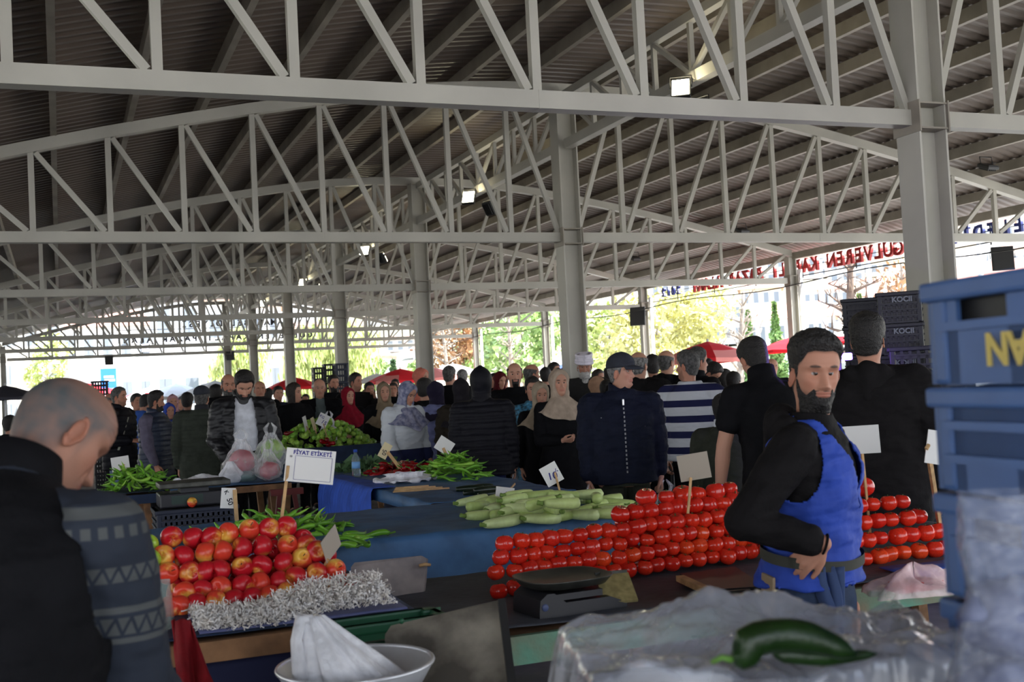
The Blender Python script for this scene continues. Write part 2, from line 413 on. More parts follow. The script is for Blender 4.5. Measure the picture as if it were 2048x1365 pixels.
    for i, sd in ((0, -1), (1, 1)):
        u, fo = (ARM[arms[i]] if isinstance(arms[i], str) else arms[i])
        u = nrm(np.array(u)*np.array([sd,1,1])); fo = nrm(np.array(fo)*np.array([sd,1,1]))
        S[i] = bend(np.array([sd*(.175 if fem else .195)*girth, -.01, 1.385])); Eb[i] = S[i]+.29*u; Wr[i] = Eb[i]+.25*fo; FA[i] = fo
        h = hands[i]; hd = h if isinstance(h, dict) else {'curl': h}
        pal = hd.get('palm'); pal = np.array(pal)*np.array([sd,1,1]) if pal is not None else (np.array([-sd,0,0.]) if abs(fo[2]) > .6 else np.array([-sd*.6,0,-.8]))
        dd = hd.get('dir'); dd = nrm(np.array(dd)*np.array([sd,1,1])) if dd is not None else fo
        ths = hd.get('thumb_to'); ths = np.array(ths)*np.array([sd,1,1]) if ths is not None else np.array([0,1.,.5])
        hp = hand_parts(Wr[i], dd, pal, ths, hd.get('curl', .4), hd.get('spread', .04), .92 if fem else 1.02, hd.get('thumb', .5))
        r = .9 if fem else 1.05
        pv, pf = join([rcone(S[i], Eb[i], .050*r, .041*r), rcone(Eb[i], Eb[i]+.08*fo, .040*r, .042*r), rcone(Eb[i]+.08*fo, Wr[i], .042*r, .027*r)]+hp)
        v, F = remesh(pv, pf, va, 1 if res else 2)
        parts.append((v, [tuple(q) for q in F])); cols.append(np.tile(skl, (len(v), 1)))
        S[i, 'hd'] = dd
    tr_ = torso_rings(.80, -.004, fem, belly); tp = [loft([bend(q*np.array([girth,1,1])) for q in tr_])]
    lg = []
    for sd in (-1, 1):
        hp_, kn, an = np.array([sd*.09,0,.90]), np.array([sd*.10,.015,.49]), np.array([sd*.105,-.02,.09])
        lg.append((hp_, kn, an)); tp += [rcone(hp_, kn, .088, .058), rcone(kn, kn+(an-kn)*.3, .056, .060), rcone(kn+(an-kn)*.3, an, .060, .038), rcone(an, an+np.array([0,.14,-.05]), .040, .036)]
    v, F = remesh(*join(tp), .02, 2); v[:,2] = np.maximum(v[:,2], 0.005)
    parts.append((v, [tuple(q) for q in F])); cols.append(np.tile(skl, (len(v), 1)))
    BV, BF = join(parts)
    mk('body', root, BV, BF, SKIN, np.concatenate(cols))
    # ---- eyes
    if eyes and res < 2:
        for sd in (-1, 1):
            n = 24; ev, ef = ellipsoid((.0122,.0122,.0122), n); ev = ev @ Rx(-PI/2).T
            c = np.array([sd*.031,.0,.0]); b = head_pt(sd*.405, .50, fem, old); b = head_off(b, np.array(-.0068))
            yy = ev[:,1]/.0122; rr = np.sqrt(np.maximum(0, 1-yy**2))*(yy > 0)+2*(yy <= 0)
            ec = np.where((rr < .55)[:,None], np.array([.025,.015,.009]), np.array([.42,.38,.35])); ec = np.where((rr < .25)[:,None], .004, ec)
            lid = ((ev[:,2]/.0122) > .42) | ((ev[:,2]/.0122) < -.55); ec = np.where(lid[:,None], skl*.8, ec)
            lash = ((ev[:,2]/.0122) > .30) & ~lid; ec = np.where(lash[:,None], .015, ec)
            ev = ev*np.where(lid, 1.06, 1)[:,None]*np.array([1.32,1,.84])
            mk('eye', root, H.pose(ev+b), ef, EYEM, ec)
    # ---- hair and beard
    if scarf is None and not hide_head_hair:
        tht = np.where(H.T > .62, hth[0], hth[1]); tht = hth[1]+(hth[0]-hth[1])*smoothstep(.62, .90, H.T)
        if cap in ('baseball', 'flat', 'turban'): tht = np.where(H.T > .56, .004, tht)
        H.shell(tht, hm, 'hair', hair, root, .003 if not bald else .001, 150)
        if longhair:
            ml = np.minimum((np.abs(H.A)-1.05)*.5, T+.6)
            H.shell(.03+.02*smoothstep(.3, -.3, H.T), ml, 'long_hair', hair, root, .004, 60)
    if beard:
        bl = np.interp(A, [0,.25,.42,.8,1.1,1.3,1.42,1.5], [.19,.18,.30,.20,.26,.42,.42,-.3])
        mo = np.minimum(.275-T, np.minimum(T-.235, .38-A))          # moustache
        ch = np.minimum(bl-T, T+.10)-1.2*np.maximum(0, g(A, 0, .24)*g(T, .198, .022)-.3)
        if beard.get('goatee'): ch = np.minimum(ch, .50-A)
        H.shell(beard.get('th', .008)+beard.get('long', 0)*smoothstep(.16, -.02, T)*g(A, 0, .6), np.maximum(mo, ch), 'beard', beard.get('m', hair), root, .002, 160, 3, border=.04)
        if beard.get('long'):
            c = head_pt(0., .02); bb = MB(); L = beard['long']*3
            v, F = remesh(*join([rcone(c+[0,-.015,.02], c+[0,.0,-L*.5], .045, .04), rcone(c+[0,.0,-L*.5], c+[0,.004,-L], .04, .012)]), .008, 2)
            N = normals(v, F); v = v+N*(n3(v, 90)*.003)[:,None]
            mk('beard', root, H.pose(v, np.full(len(v), .1)), F, beard.get('m', hair))
    # ---- top garment
    def garment(name, m, hem, inf, slv, noise, puff=0., openw=None, vneck=None, fl=0., armhole=False, topz=1.495):
        pp = [loft([bend(q*np.array([girth,1,1])) for q in torso_rings(hem, inf, fem, belly, top=topz, flare=fl)])]
        if not armhole:
            for i, sd in ((0, -1), (1, 1)):
                u = Eb[i]-S[i]; w = Wr[i]-Eb[i]; r = .92 if fem else 1.04
                pp.append(rcone(bend(np.array([sd*.10,-.012,1.405])), S[i], (.046+inf*.8)*r, (.056+inf*.85)*r))
                if slv >= 1:
                    pp += [rcone(S[i], Eb[i], (.058+inf*.85)*r, (.050+inf*.7)*r), rcone(Eb[i], Wr[i]-.04*FA[i], (.049+inf*.7)*r, (.034+inf*.5)*r)]
                else: pp.append(rcone(S[i], S[i]+u*slv*1.0, (.058+inf*.85)*r, (.060+inf*.85)*r))
        v, F = remesh(*join(pp), vb, 2); N = normals(v, F); v0 = v
        v = v+N*(n3(v*np.array([1,1,1.7]), 16, len(PEOPLE))*noise+n3(v*np.array([.6,.6,2.2]), 34, len(PEOPLE)+5)*noise*.5)[:,None]
        if puff:
            v = v+N*((np.abs(np.sin(v0[:,2]*PI/puff+.6*n3(v0, 4)))**.6-.6)*.011)[:,None]
        keep = np.ones(len(v), bool)
        if openw is not None:
            ow = np.interp(v0[:,2], [hem, 1.2, 1.45], openw); keep &= ~((np.abs(v0[:,0]-.0) < ow) & (v0[:,1] > -.02+lr*(v0[:,2]-.95)*.6))
        if vneck is not None: keep &= ~((np.abs(v0[:,0]) < (v0[:,2]-vneck)*.30) & (v0[:,2] > vneck) & (v0[:,1] > -.03+lr*(v0[:,2]-.95)*.6))
        if armhole:
            for i in (0, 1):
                c = S[i]+np.array([0,0,-.05]); keep &= ~((((v0[:,1]-c[1])/.088)**2+((v0[:,2]-c[2])/.125)**2 < 1) & (np.sign(v0[:,0]) == (-1,1)[i]) & (np.abs(v0[:,0]) > .10))
        F = np.asarray(F); 
        if not keep.all(): F = F[keep[F].all(1)]; v, F = compact(v, F)
        o = mk(name, root, v, F, m)
        if openw is not None or vneck is not None or armhole:
            so = o.modifiers.new('thick', 'SOLIDIFY'); so.thickness = .006; so.offset = -1
        return o
    G = dict(root=root, H=H, bend=bend, S=S, Eb=Eb, Wr=Wr, FA=FA, garment=garment, skl=skl)
    if shirt: garment('shirt', shirt, .86, .006, .3, .003)
    if tm: garment(top, tm, hem, inf, sleeve, tnoise, puff, openw=open_, fl=flare)
    # ---- trousers / skirt, shoes
    if bm and hem > .35:
        if skirt: pp = [loft(torso_rings(.08, .012, fem, belly, top=1.0, flare=.03))]
        else:
            pp = [loft([q for q in torso_rings(.80, .008, fem, belly, top=1.04)])]
            for hp_, kn, an in lg: pp += [rcone(hp_, kn, .102, .078), rcone(kn, an, .076, .066)]
        v, F = remesh(*join(pp), max(vb, .010), 2); N = normals(v, F)
        v = v+N*(n3(v*np.array([1,1,1.5]), 18, 9)*.004)[:,None]
        mk('skirt' if skirt else 'trousers', root, v, F, bm)
    if feet:
        for sd in (-1, 1):
            b = MB(); v, f_ = ellipsoid((.05,.145,.06), 16); v = v+np.array([sd*.105,.055,.035]); v[:,2] = np.maximum(v[:,2], .004); b.add(v, f_, 0, True)
            b.cone((sd*.105,-.02,.06), (sd*.105,-.02,.12), .052, .05); b.build('shoe', SHOE, root)
    # ---- head wear
    if hood:            # hood lying folded behind the neck
        pp = []
        for k in np.linspace(-1, 1, 9):
            a = k*1.45; p = np.array([math.sin(a)*.105, -.045-math.cos(a)*.070, 1.462-.025*math.cos(a)-.012*abs(k)]); pp.append((p, .034+.012*math.cos(a)))
        L = [rcone(bend(pp[i][0]), bend(pp[i+1][0]), pp[i][1], pp[i+1][1]) for i in range(8)]
        L += [rcone(bend(np.array([0,-.11,1.46])), bend(np.array([0,-.145,1.33])), .06, .03), rcone(bend(np.array([-.07,-.10,1.45])), bend(np.array([0,-.14,1.33])), .05, .03), rcone(bend(np.array([.07,-.10,1.45])), bend(np.array([0,-.14,1.33])), .05, .03)]
        v, F = remesh(*join(L), vb, 2); N = normals(v, F); v = v+N*(n3(v, 25, 2)*.006)[:,None]
        mk('hood', root, v, F, tm if hood is True else hood)
    if collar:
        rg = []
        a = np.arange(40)*2*PI/40
        for zz, r_ in ((1.455,.088),(1.50,.082),(1.545,.078),(1.545,.072),(1.50,.072)):
            rg.append(bend(np.stack([r_*np.sin(a), r_*1.02*np.cos(a)-.012, zz-.012*np.cos(a)-.03*np.maximum(0, np.cos(a))**6], 1)))
        v, F = loft(rg, False); mk('collar', root, v, F, collar)
    if scarf:
        T2 = np.concatenate([np.linspace(-.06, 1, 80 if res < 2 else 36)]); a2 = H.a
        A2, TT = np.meshgrid(a2, T2); sd = scarf.get('seed', 1)
        e = np.sqrt((A2/scarf.get('w', .80))**2+((TT-.40)/.43)**2)
        base = head_pt(A2, np.maximum(TT, .0), True)
        tk = .014+.006*g(np.abs(A2), 1.6, .35)*g(TT, .45, .2)+.014*np.exp(-((np.abs(A2)-3.1)/1.1)**2)*smoothstep(.2, .6, TT)+.022*smoothstep(.40, -.05, TT)
        fold = smoothstep(.97, .85, TT)*n3(np.stack([A2*1.2, TT*2.4, 0*A2], -1).reshape(-1,3)+np.array([0,0,sd]), 3.1, sd).reshape(A2.shape)*.0045
        base = np.where(TT[...,None] < 0, head_pt(A2, TT*0., True)*np.array([1,1,0])+np.array([0,0,1.])*TT[...,None]*HS, base)
        Pp = head_off(base, (tk+fold)*smoothstep(.98, 1.35, e)-.001*(e < 1.05))
        V1 = H.pose(Pp, np.maximum(TT, 0))
        rows = [V1[i] for i in range(len(T2))][::-1]; E = [e[i] > 1.0 for i in range(len(T2))][::-1]
        dr = scarf.get('drape', .19); nd = 16
        base0 = rows[-1]
        for k in range(1, nd+1):
            q = k/nd; zz = -.014-dr*q
            iq = q*max(0, inf-.015)*1.25; w = np.interp(q, [0,.3,.6,1], [.085,.115,.16,.215])+iq; fr = np.interp(q, [0,.3,.6,1], [.10,.118,.142,.178])*scarf.get('fr', 1.)+iq; bk = np.interp(q, [0,.3,.7,1], [.095,.11,.14,.165])+iq
            c, s_ = np.cos(a2), np.sin(a2)
            fz = 1.06+.045*np.sin(a2*6+sd+q*3+1.3*np.sin(a2*3))*q**.5+.022*np.sin(a2*13+sd*2+q*5)
            pt = neck(np.stack([w*s_*fz, np.where(c > 0, fr, bk)*c*fz+.004, 0*a2+zz+.055*q*np.abs(s_)-.03*q*np.maximum(0, c)**2+.012*np.sin(a2*5+sd)*q], 1))
            rows.append(base0*(1-smoothstep(0, .3, q))+pt*smoothstep(0, .3, q)); E.append(np.ones(H.na, bool))
        V = np.concatenate(rows); K = np.concatenate(E)
        F = [q for q in grid_faces(len(rows), H.na) if all(K[i] for i in q)]+[tuple(range(H.na))]
        V, F = compact(V, F)
        o = mk('headscarf', root, V, F, scarf['m']); so = o.modifiers.new('thick', 'SOLIDIFY'); so.thickness = .004; so.offset = 0
    if cap == 'baseball':
        mk_ = H.T-.60-.03*np.cos(H.A)
        H.shell(.014+.010*smoothstep(.6, .95, H.T), mk_*1.5, 'cap', CAPM, root, .0006, 20, border=.03)
        rows = []
        for q in np.linspace(0, 1, 8):
            aa = np.linspace(-1.05, 1.05, 17); p = head_off(head_pt(aa, np.full(17, .635)), np.full(17, .014)); ext = q*.075*np.cos(aa*1.4)**.5
            rows.append(H.pose(p+np.stack([0*aa, ext, .006*np.cos(aa*1.4)-.018*q*q*np.cos(aa)-.006*q-.012*(np.abs(aa)/1.05)**2*q], 1)))
        V = np.concatenate(rows); o = mk('cap_visor', root, V, grid_faces(8, 17, False), CAPM); so = o.modifiers.new('t', 'SOLIDIFY'); so.thickness = .004
    elif cap == 'flat':
        H.shell(.016+.012*smoothstep(.66, .9, H.T), (H.T-.66-.02*np.cos(H.A))*1.5, 'flat_cap', CAPM, root, .002, 30, border=.03)
    elif cap == 'turban':
        pp = []
        for k in range(5):
            a = np.linspace(0, 2*PI, 40); q = .66+.085*k
            pp.append(tube(H.pose(head_off(head_pt(a, np.full(40, min(q, .80))), np.full(40, .018+.004*math.sin(k*2)))+np.stack([0*a, 0*a, 0*a+max(0, q-.80)*HS+.006*np.sin(a+k)], 1)), .018, 8))
        v, f_ = join(pp); mk('turban', root, v, f_, TURB)
        v, f_ = ellipsoid((.078,.095,.06), 24); mk('skullcap', root, H.pose(v+np.array([0,-.008,.215])), f_, TURB)
    elif cap == 'hoodup':
        mh = np.where(np.abs(H.A) > .85, 1., (np.abs(H.A)-.75)*3)
        mh = np.maximum(mh, (H.T-.80)*3); mh = np.minimum(mh, (H.T+.5)*2)
        H.shell(.030+.020*smoothstep(.2, -.2, H.T)+.015*g(np.abs(H.A), 3.14, .6), mh, 'hood', tm, root, .006, 22)
    if glasses:
        b = MB(); 
        for sd in (-1, 1):
            c = head_pt(sd*.40, .49)+np.array([0,.012,0]); a = np.linspace(0, 2*PI, 25)
            b.tube(H.pose(np.stack([c[0]+.022*np.cos(a), 0*a+c[1], c[2]+.016*np.sin(a)], 1)), .0013, 6)
            e1 = head_pt(sd*1.6, .53)+np.array([sd*.004,0,0]); b.tube(H.pose(np.array([c+[sd*.022,0,.004], c*.45+e1*.55+[sd*.012,0,.006], e1])), .0014, 6)
        b.tube(H.pose(np.array([head_pt(.13, .50)+[0,.018,0], head_pt(0, .51)+[0,.012,0], head_pt(-.13, .50)+[0,.018,0]])), .0013, 6)
        b.build('glasses', GLASSES, root)
    # ---- stand the figure so that its head is where it belongs
    top_ = H.pose(head_pt(np.array([0.]), np.array([1.0]))+np.array([[0,0,(hth[0] if scarf is None else .02)]]), np.array([1.]))[0]
    htop_local = max(H.pose(H.P, H.T)[...,2].max()+.012, top_[2]) if not cap else H.pose(H.P, H.T)[...,2].max()+{'baseball': .024, 'flat': .026, 'turban': .055, 'hoodup': .035}[cap]
    s = HT/htop_local
    hx = H.pose(head_pt(np.array([0.]), np.array([.5]))*np.array([0,0,1]), np.array([.5]))[0]
    off = Rz(rz) @ (hx*np.array([1,1,0]))*s
    root.location = (P[0]-off[0], P[1]-off[1], 0); root.scale = (s, s, s)
    G['s'] = s; G['rz'] = rz; G['loc'] = np.array([P[0]-off[0], P[1]-off[1], 0])
    G['world'] = lambda p: G['loc']+Rz(rz) @ (np.asarray(p)*s)
    PEOPLE.append(G)
    if extra: extra(G)
    return G
SHOE = mat('shoe_leather', (.015,.014,.013), .5)
CAPM = cloth('charcoal_cap', (.20,.21,.24)); TURB = cloth('white_turban_cloth', (.86,.84,.88)); GLASSES = mat('thin_metal_frame', (.5,.45,.35), .3, 1.)
# ============================================================ the market hall
XR, XL, XE, Y0, DY, HB = 6.19, -1.9, 14.27, 6.832, 6.5, 3.3025
YN = lambda n: Y0+DY*n
_zd = [0,.8,1.6,2.4,3.2,4.0,4.8,5.6,6.4,7.2,8.1,9.]; _zz = [5.30,5.29,5.24,5.14,5.01,4.87,4.71,4.54,4.35,4.15,3.93,3.66]
def ztop(x): return np.interp(np.abs(np.asarray(x)-XR), _zd, _zz)
STEEL = mat('white_painted_steel', (.40,.385,.335), .5, var=.10, vscale=1.2, bump=.04, bscale=30)
STEELD = mat('grimy_painted_steel', (.28,.25,.205), .6, var=.2, vscale=2, bump=.05, bscale=30)
ROOFM = mat('corrugated_roof_sheet', (.135,.105,.085), .5, var=.12, vscale=.6)
CONC = mat('worn_concrete', (.16,.155,.15), .8, var=.25, vscale=3, bump=.3, bscale=20)
ASPH = mat('sunlit_paving', (.42,.41,.39), .85, var=.15, vscale=2)
DARKM = mat('black_housing', (.02,.02,.02), .5)
b = MB(); b.box((6.2, 20, -.05), (17.5, 55, .1)); tag(b.build('floor', CONC), 'grey concrete floor under the market roof', kind='structure')
b = MB(); b.box((0, 100, -.13), (700, 700, .1)); tag(b.build('ground', ASPH), 'pale paving around the market hall', kind='structure')
# corrugated roof: ribs run from ridge to eave
ys = np.concatenate([np.arange(-6, -3, .5), np.arange(-3, 46.95, .045)]); prof = np.array([0,0,.022,.022])
xs = np.concatenate([np.linspace(XL-.55, XR, 24), np.linspace(XR, XE+.55, 24)[1:]])
zz_ = np.tile(prof, len(ys)//4+1)[:len(ys)]
V = np.stack([np.repeat(xs, len(ys)), np.tile(ys, len(xs)), np.repeat(ztop(xs)+.235, len(ys))+np.tile(zz_, len(xs))], 1)
F = [(i*len(ys)+j, i*len(ys)+j+1, (i+1)*len(ys)+j+1, (i+1)*len(ys)+j) for i in range(len(xs)-1) for j in range(len(ys)-1)]
o = tag(link('ceiling', raw_mesh('ceiling', V, F, ROOFM, smooth=False)), 'arched corrugated metal roof sheeting, seen from below', kind='structure')
so = o.modifiers.new('t', 'SOLIDIFY'); so.thickness = .012; so.offset = 1
b = MB(); b.box((-12.6, 21, 4.35), (20, 54, .06), Ry(.02)); tag(b.build('ceiling', ROOFM), 'added roof slab on the left that shades the hall', kind='structure')  # slab added, mostly out of view, to keep side light out of the hall
ORD = ['first','second','third','fourth','fifth','sixth','seventh','eighth','ninth','tenth','eleventh','twelfth']
def ordn(i): return ORD[i] if i < 12 else f'{i+1}th' if (i+1) % 10 not in (1,2,3) or 10 < i+1 < 14 else f'{i+1}'+{1:'st',2:'nd',3:'rd'}[(i+1) % 10]
for n in range(7):
    y = YN(n); t = thing('roof_truss', 'white steel arched roof truss crossing the hall, ' + (ORD[n]+' from the front' if n else 'the large one at the front'), 'roof truss', (XR, y, HB), 0, 'steel roof trusses')
    b = MB(); b.box(((XL-XR)/2, 0, .06), (XR-XL-.26, .12, .12)); b.box(((XE-XR)/2, 0, .06), (XE-XR-.26, .12, .12)); b.box((-3.2,0,.06), (.012,.124,.124)); b.box((3.9,0,.06), (.012,.124,.124))
    b.build('bottom_chord', STEEL, t)
    xs2 = np.concatenate([np.arange(-8.1, 8.11, .27)]); b = MB(); rg = []
    for x in xs2:
        z = float(ztop(x+XR))-HB; rg.append(np.array([[x,-.06,z-.06],[x,.06,z-.06],[x,.06,z+.07],[x,-.06,z+.07]]))
    v, f_ = loft(rg); b.add(v, f_); b.build('top_chord', STEEL, t)
    for sd in (-1, 1):
        for k in range(1, 11):
            x = sd*.8*k
            if k < 10:
                b = MB(); z1 = float(ztop(XR+x))-HB-.05; b.box((x, 0, (.12+z1)/2), (.062, .062, z1-.12)); b.build('post', STEEL, t)
            b = MB(); xi = sd*(.8*(k-1)+(.06 if k > 1 else .14)); xo = x-sd*.05; z1 = float(ztop(XR+xo))-HB-.07
            b.bar((xi, 0, .13), (xo, 0, z1), .055, .055, (0,1,0)); b.build('diagonal', STEEL, t)
def hcol(name, x, y, top, w, lab, grp, ang=0):
    t = thing(name, lab, 'column', (x, y, 0), ang, grp)
    b = MB(); b.box((-w/2, 0, top/2), (.018, w, top)); b.box((w/2, 0, top/2), (.018, w, top)); b.box((0, 0, top/2), (w, .014, top)); b.build('shaft', STEEL, t)
    b = MB()
    for zz2 in (HB-.03, HB+.16): b.box((0, 0, zz2), (w+.03, w+.03, .014))
    for sx in (-1, 1): b.box((sx*(w/2+.012), 0, HB+.06), (.012, w+.05, .24))
    b.build('bracket', STEELD, t)
    b = MB(); b.box((0,0,.012), (w+.12, w+.12, .024)); b.build('base_plate', STEELD, t)
    return t
for n in range(7): hcol('steel_column', XR, YN(n), float(ztop(XR))-.05, .25, 'white steel H column under the ridge, '+ORD[n]+' from the front', 'ridge columns')
for n in range(1, 7): hcol('steel_column', XE, YN(n), 3.86, .17, 'slim white steel column along the right eave, '+ORD[n-1]+' from the front', 'right eave columns')
hcol('steel_column', XL, YN(6), 3.86, .17, 'slim white steel column at the far left corner of the hall', 'left eave columns')
for n in range(1, 6):
    if n == 5: hcol('steel_column', XL, YN(n), 3.86, .17, 'slim white steel column at the left edge of view', 'left eave columns')
# white rain pipes beside the right eave columns
PIPE = mat('white_pvc_pipe', (.75,.76,.76), .4)
for n in (2, 3, 4, 5):
    b = MB(); b.tube([(XE+.22, YN(n), 0), (XE+.22, YN(n), 3.6)], .055, 14); b.tube([(XE+.22, YN(n), 2.62), (XE+.22, YN(n), 2.72)], .064, 14)
    tag(b.build('rain_pipe', PIPE), 'white plastic rain pipe beside the '+ORD[n-1]+' right eave column', 'pipe', 'rain pipes')
# girder along the ridge
for n in range(6):
    y = YN(n)+DY/2; t = thing('ridge_girder', 'lattice girder along the ridge in the '+ORD[n]+' bay', 'girder', (XR, y, 4.5), 0, 'ridge girders')
    b = MB(); b.box((0,0,.06), (.12, DY-.28, .12)); b.build('bottom_chord', STEEL, t)
    b = MB(); b.box((0,0,.70), (.10, DY-.28, .10)); b.build('top_chord', STEEL, t)
    L = DY-.3; m = 8
    for k in range(m):
        ya, yb = -L/2+L*k/m, -L/2+L*(k+1)/m
        if k: b = MB(); b.box((0, ya, .385), (.05,.05,.54)); b.build('post', STEEL, t)
        b = MB(); b.bar((0, ya+.03, .13 if k >= m/2 else .64), (0, yb-.03, .64 if k >= m/2 else .13), .05, .05, (1,0,0)); b.build('diagonal', STEEL, t)
# purlins
for sd in (-1, 1):
    for k in range(10):
        d = .56+.8*k; x = XR+sd*d
        if d > 7.9: continue
        b = MB(); z = float(ztop(x)); b.box((x, 19.9, z+.145), (.065, 53.6, .15))
        tag(b.build('roof_purlin', STEELD), f'long steel purlin under the roof sheets, {ordn(k)} {"right" if sd > 0 else "left"} of the ridge', 'purlin', 'roof purlins')
for sd, x in ((1, XE+.1), (-1, XL-.1)):
    b = MB(); b.box((x, 19.9, 3.885), (.10, 53.6, .14)); tag(b.build('eave_beam', STEELD), 'brown-grey beam along the '+('right' if sd > 0 else 'left')+' eave below a slit of daylight', 'beam')
# floodlights on the ridge girder
LAMP = mat('floodlight_glass', (1,1,1), .3, emis=(1,.90,.60), estr=48)
LAMPW = mat('far_lamp_glass', (1,1,1), .3, emis=(.8,.8,1), estr=9)
def flood(loc, rz, tilt, lab, lit=True, w=.20, grp='floodlights', lampm=None, name='floodlight'):
    t = thing(name, lab, 'floodlight', loc, rz, grp); R = Rx(tilt)
    b = MB(); b.box((0,.03,0), (w, .05, w*1.15), bev=.01, rot=None); b.v = [q @ R.T for q in b.v]
    for k in range(5): b.box(R @ np.array([-w*.35+w*.175*k, .065, 0]), (.008, .03, w*.9), R)
    b.build('housing', DARKM, t)
    b = MB(); b.box(R @ np.array([0,.002,0]), (w*.86, .012, w*1.0), R); b.build('lens', (lampm or LAMP) if lit else DARKM, t)
    b = MB(); b.tube([(-w*.55,.03,0),(-w*.55,.05,.12),(w*.55,.05,.12),(w*.55,.03,0)], .008, 6); b.build('bracket', DARKM, t); return t
for n in range(5):
    y = YN(n)+DY/2
    flood((XR-.21, y-.10, 4.44), -.62, -.55, 'lit floodlight on the ridge girder in the '+ORD[n]+' bay, facing the front')
    if n in (0, 1, 2, 3): flood((XR+.30, y+.30, 4.34), 1.9, -.5, 'floodlight turned away on the ridge girder in the '+ORD[n]+' bay', True)
SPK = mat('grey_loudspeaker', (.10,.10,.10), .6)
flood((XE-.32, 26.1, 3.10), -.9, -.1, 'grey floodlight under the right eave at the third column', False, .42)
flood((XE-.15, 13.95, 3.12), -.6, -.1, 'dark floodlight hanging above the blue crates', False, .34)
flood((1.78, 45.7, 3.20), 0, -.1, 'dark floodlight on the far left end truss', False, .3)
flood((6.3, 45.7, 3.20), 0, -.1, 'dark floodlight on the far end truss beside the column', False, .3)
flood((3.1, 45.6, 3.62), 0, -.3, 'bluish lit lamp on the far end truss', True, .3, lampm=LAMPW)
for y in (19., 23.5, 12.6): flood((12.6, y, float(ztop(12.6))-.02), 0, -1.2, f'small dark lamp under the right roof slope, {"middle" if y == 19. else "far" if y > 20 else "near"} one', False, .2)
# sign letters standing along the right eave and the far end, seen from behind
REDL = mat('red_sign_letter', lin((.62,.08,.08)), .5); BLUEL = mat('blue_sign_letter', lin((.10,.16,.45)), .5); BLKL = mat('dark_sign_letter', lin((.12,.12,.16)), .5)
def letters(parent, txt, p0, step, dirv, nrmv, size, m):
    R = np.array([dirv, (0,0,1), nrmv]).T; cache = {}
    for i, ch in enumerate(txt):
        if ch == ' ': continue
        if ch not in cache: cache[ch] = text_data(ch, size, .03, .012, m)
        o = link('letter', cache[ch], parent); o.matrix_local = Matrix(((*R[0], p0[0]+dirv[0]*step*i),(*R[1], p0[1]+dirv[1]*step*i),(*R[2], p0[2]),(0,0,0,1)))
WIRE = mat('black_cable', (.01,.01,.01), .6)
t = thing('eave_sign', 'row of red and blue sign letters along the right eave, seen reversed', 'sign', (XE+.42, 12.1, 3.68))
letters(t, 'MAMAK BELEDİYESİ', (0,0,0), .29, (0,1,0), (1,0,0), .33, BLUEL)
letters(t, 'GÜLVEREN KAPALI PAZAR ALANI', (0,4.9,0), .285, (0,1,0), (1,0,0), .40, REDL)
letters(t, '2012', (0,13.1,0), .25, (0,1,0), (1,0,0), .30, BLUEL)
for zz2, r in ((.0, .008), (-.19, .012)):
    b = MB(); b.tube([(0, -1, zz2), (0, 15, zz2)], r, 6); b.build('rail', WIRE, t)
for k in range(8): b = MB(); b.box((0, .9+1.75*k, -.06), (.02,.02,.36)); b.build('hanger', WIRE, t)
t = thing('end_sign', 'two rows of dark sign letters on the far end of the hall, seen reversed', 'sign', (8.7, 46.4, 0))
letters(t, 'MAMAK BELEDİYESİ', (.0,0,4.52), .27, (-1,0,0), (0,1,0), .34, BLKL)
letters(t, 'GÜLVEREN KAPALI PAZAR ALANI', (.9,0,3.96), .285, (-1,0,0), (0,1,0), .32, BLKL)
for zz2 in (4.36, 3.80): b = MB(); b.tube([(2.0,0,zz2), (-6.6,0,zz2)], .012, 6); b.build('rail', WIRE, t)
# sagging cable under the right eave
b = MB(); q = np.linspace(0, 1, 40); b.tube(np.stack([XE-.4+0*q, 10+34*q, 3.30-.10*np.sin(q*PI*5)**2], 1), .012, 6); tag(b.build('cable', WIRE), 'black cable slung below the right eave', 'cable')
# ============================================================ outside the hall
def hillz(d): return np.interp(d, [0,60,90,140,220,340], [0,0,2.2,8,19,36])
na, nd_ = 60, 30; th = np.linspace(-.9, 1.5, na); dd = np.concatenate([np.linspace(58, 340, nd_)])
V = np.array([[d*math.sin(a), d*math.cos(a), float(hillz(d))*(.45+.55*smoothstep(.05, .5, a))+.6*math.sin(a*9+d*.05)*(d > 80)-.1] for d in dd for a in th])
F = [(i*na+j, i*na+j+1, (i+1)*na+j+1, (i+1)*na+j) for i in range(nd_-1) for j in range(na-1)]
HILL = mat('dry_hillside', (.33,.31,.22), .9, var=.3, vscale=.1)
tag(link('hill', raw_mesh('hill', V, F, HILL)), 'pale hillside covered with houses', kind='structure')
def gz(x, y):
    d = math.hypot(x, y); a = math.atan2(x, y); return max(0., float(hillz(d))*(.45+.55*float(smoothstep(.05, .5, a)))-.1) if d > 60 else 0.
WALLS = {'white': (.86,.85,.84), 'cream': (.84,.80,.72), 'pink': (.82,.68,.64), 'pale blue': (.70,.77,.85), 'grey': (.62,.62,.64), 'ochre': (.80,.66,.48)}
ROOFS = {'red': (.55,.26,.20), 'brown': (.42,.27,.21), 'pale': (.65,.6,.56)}
WIN = mat('window_glass_dark', (.22,.25,.29), .2); FRM = mat('window_frame_white', (.8,.8,.8), .5)
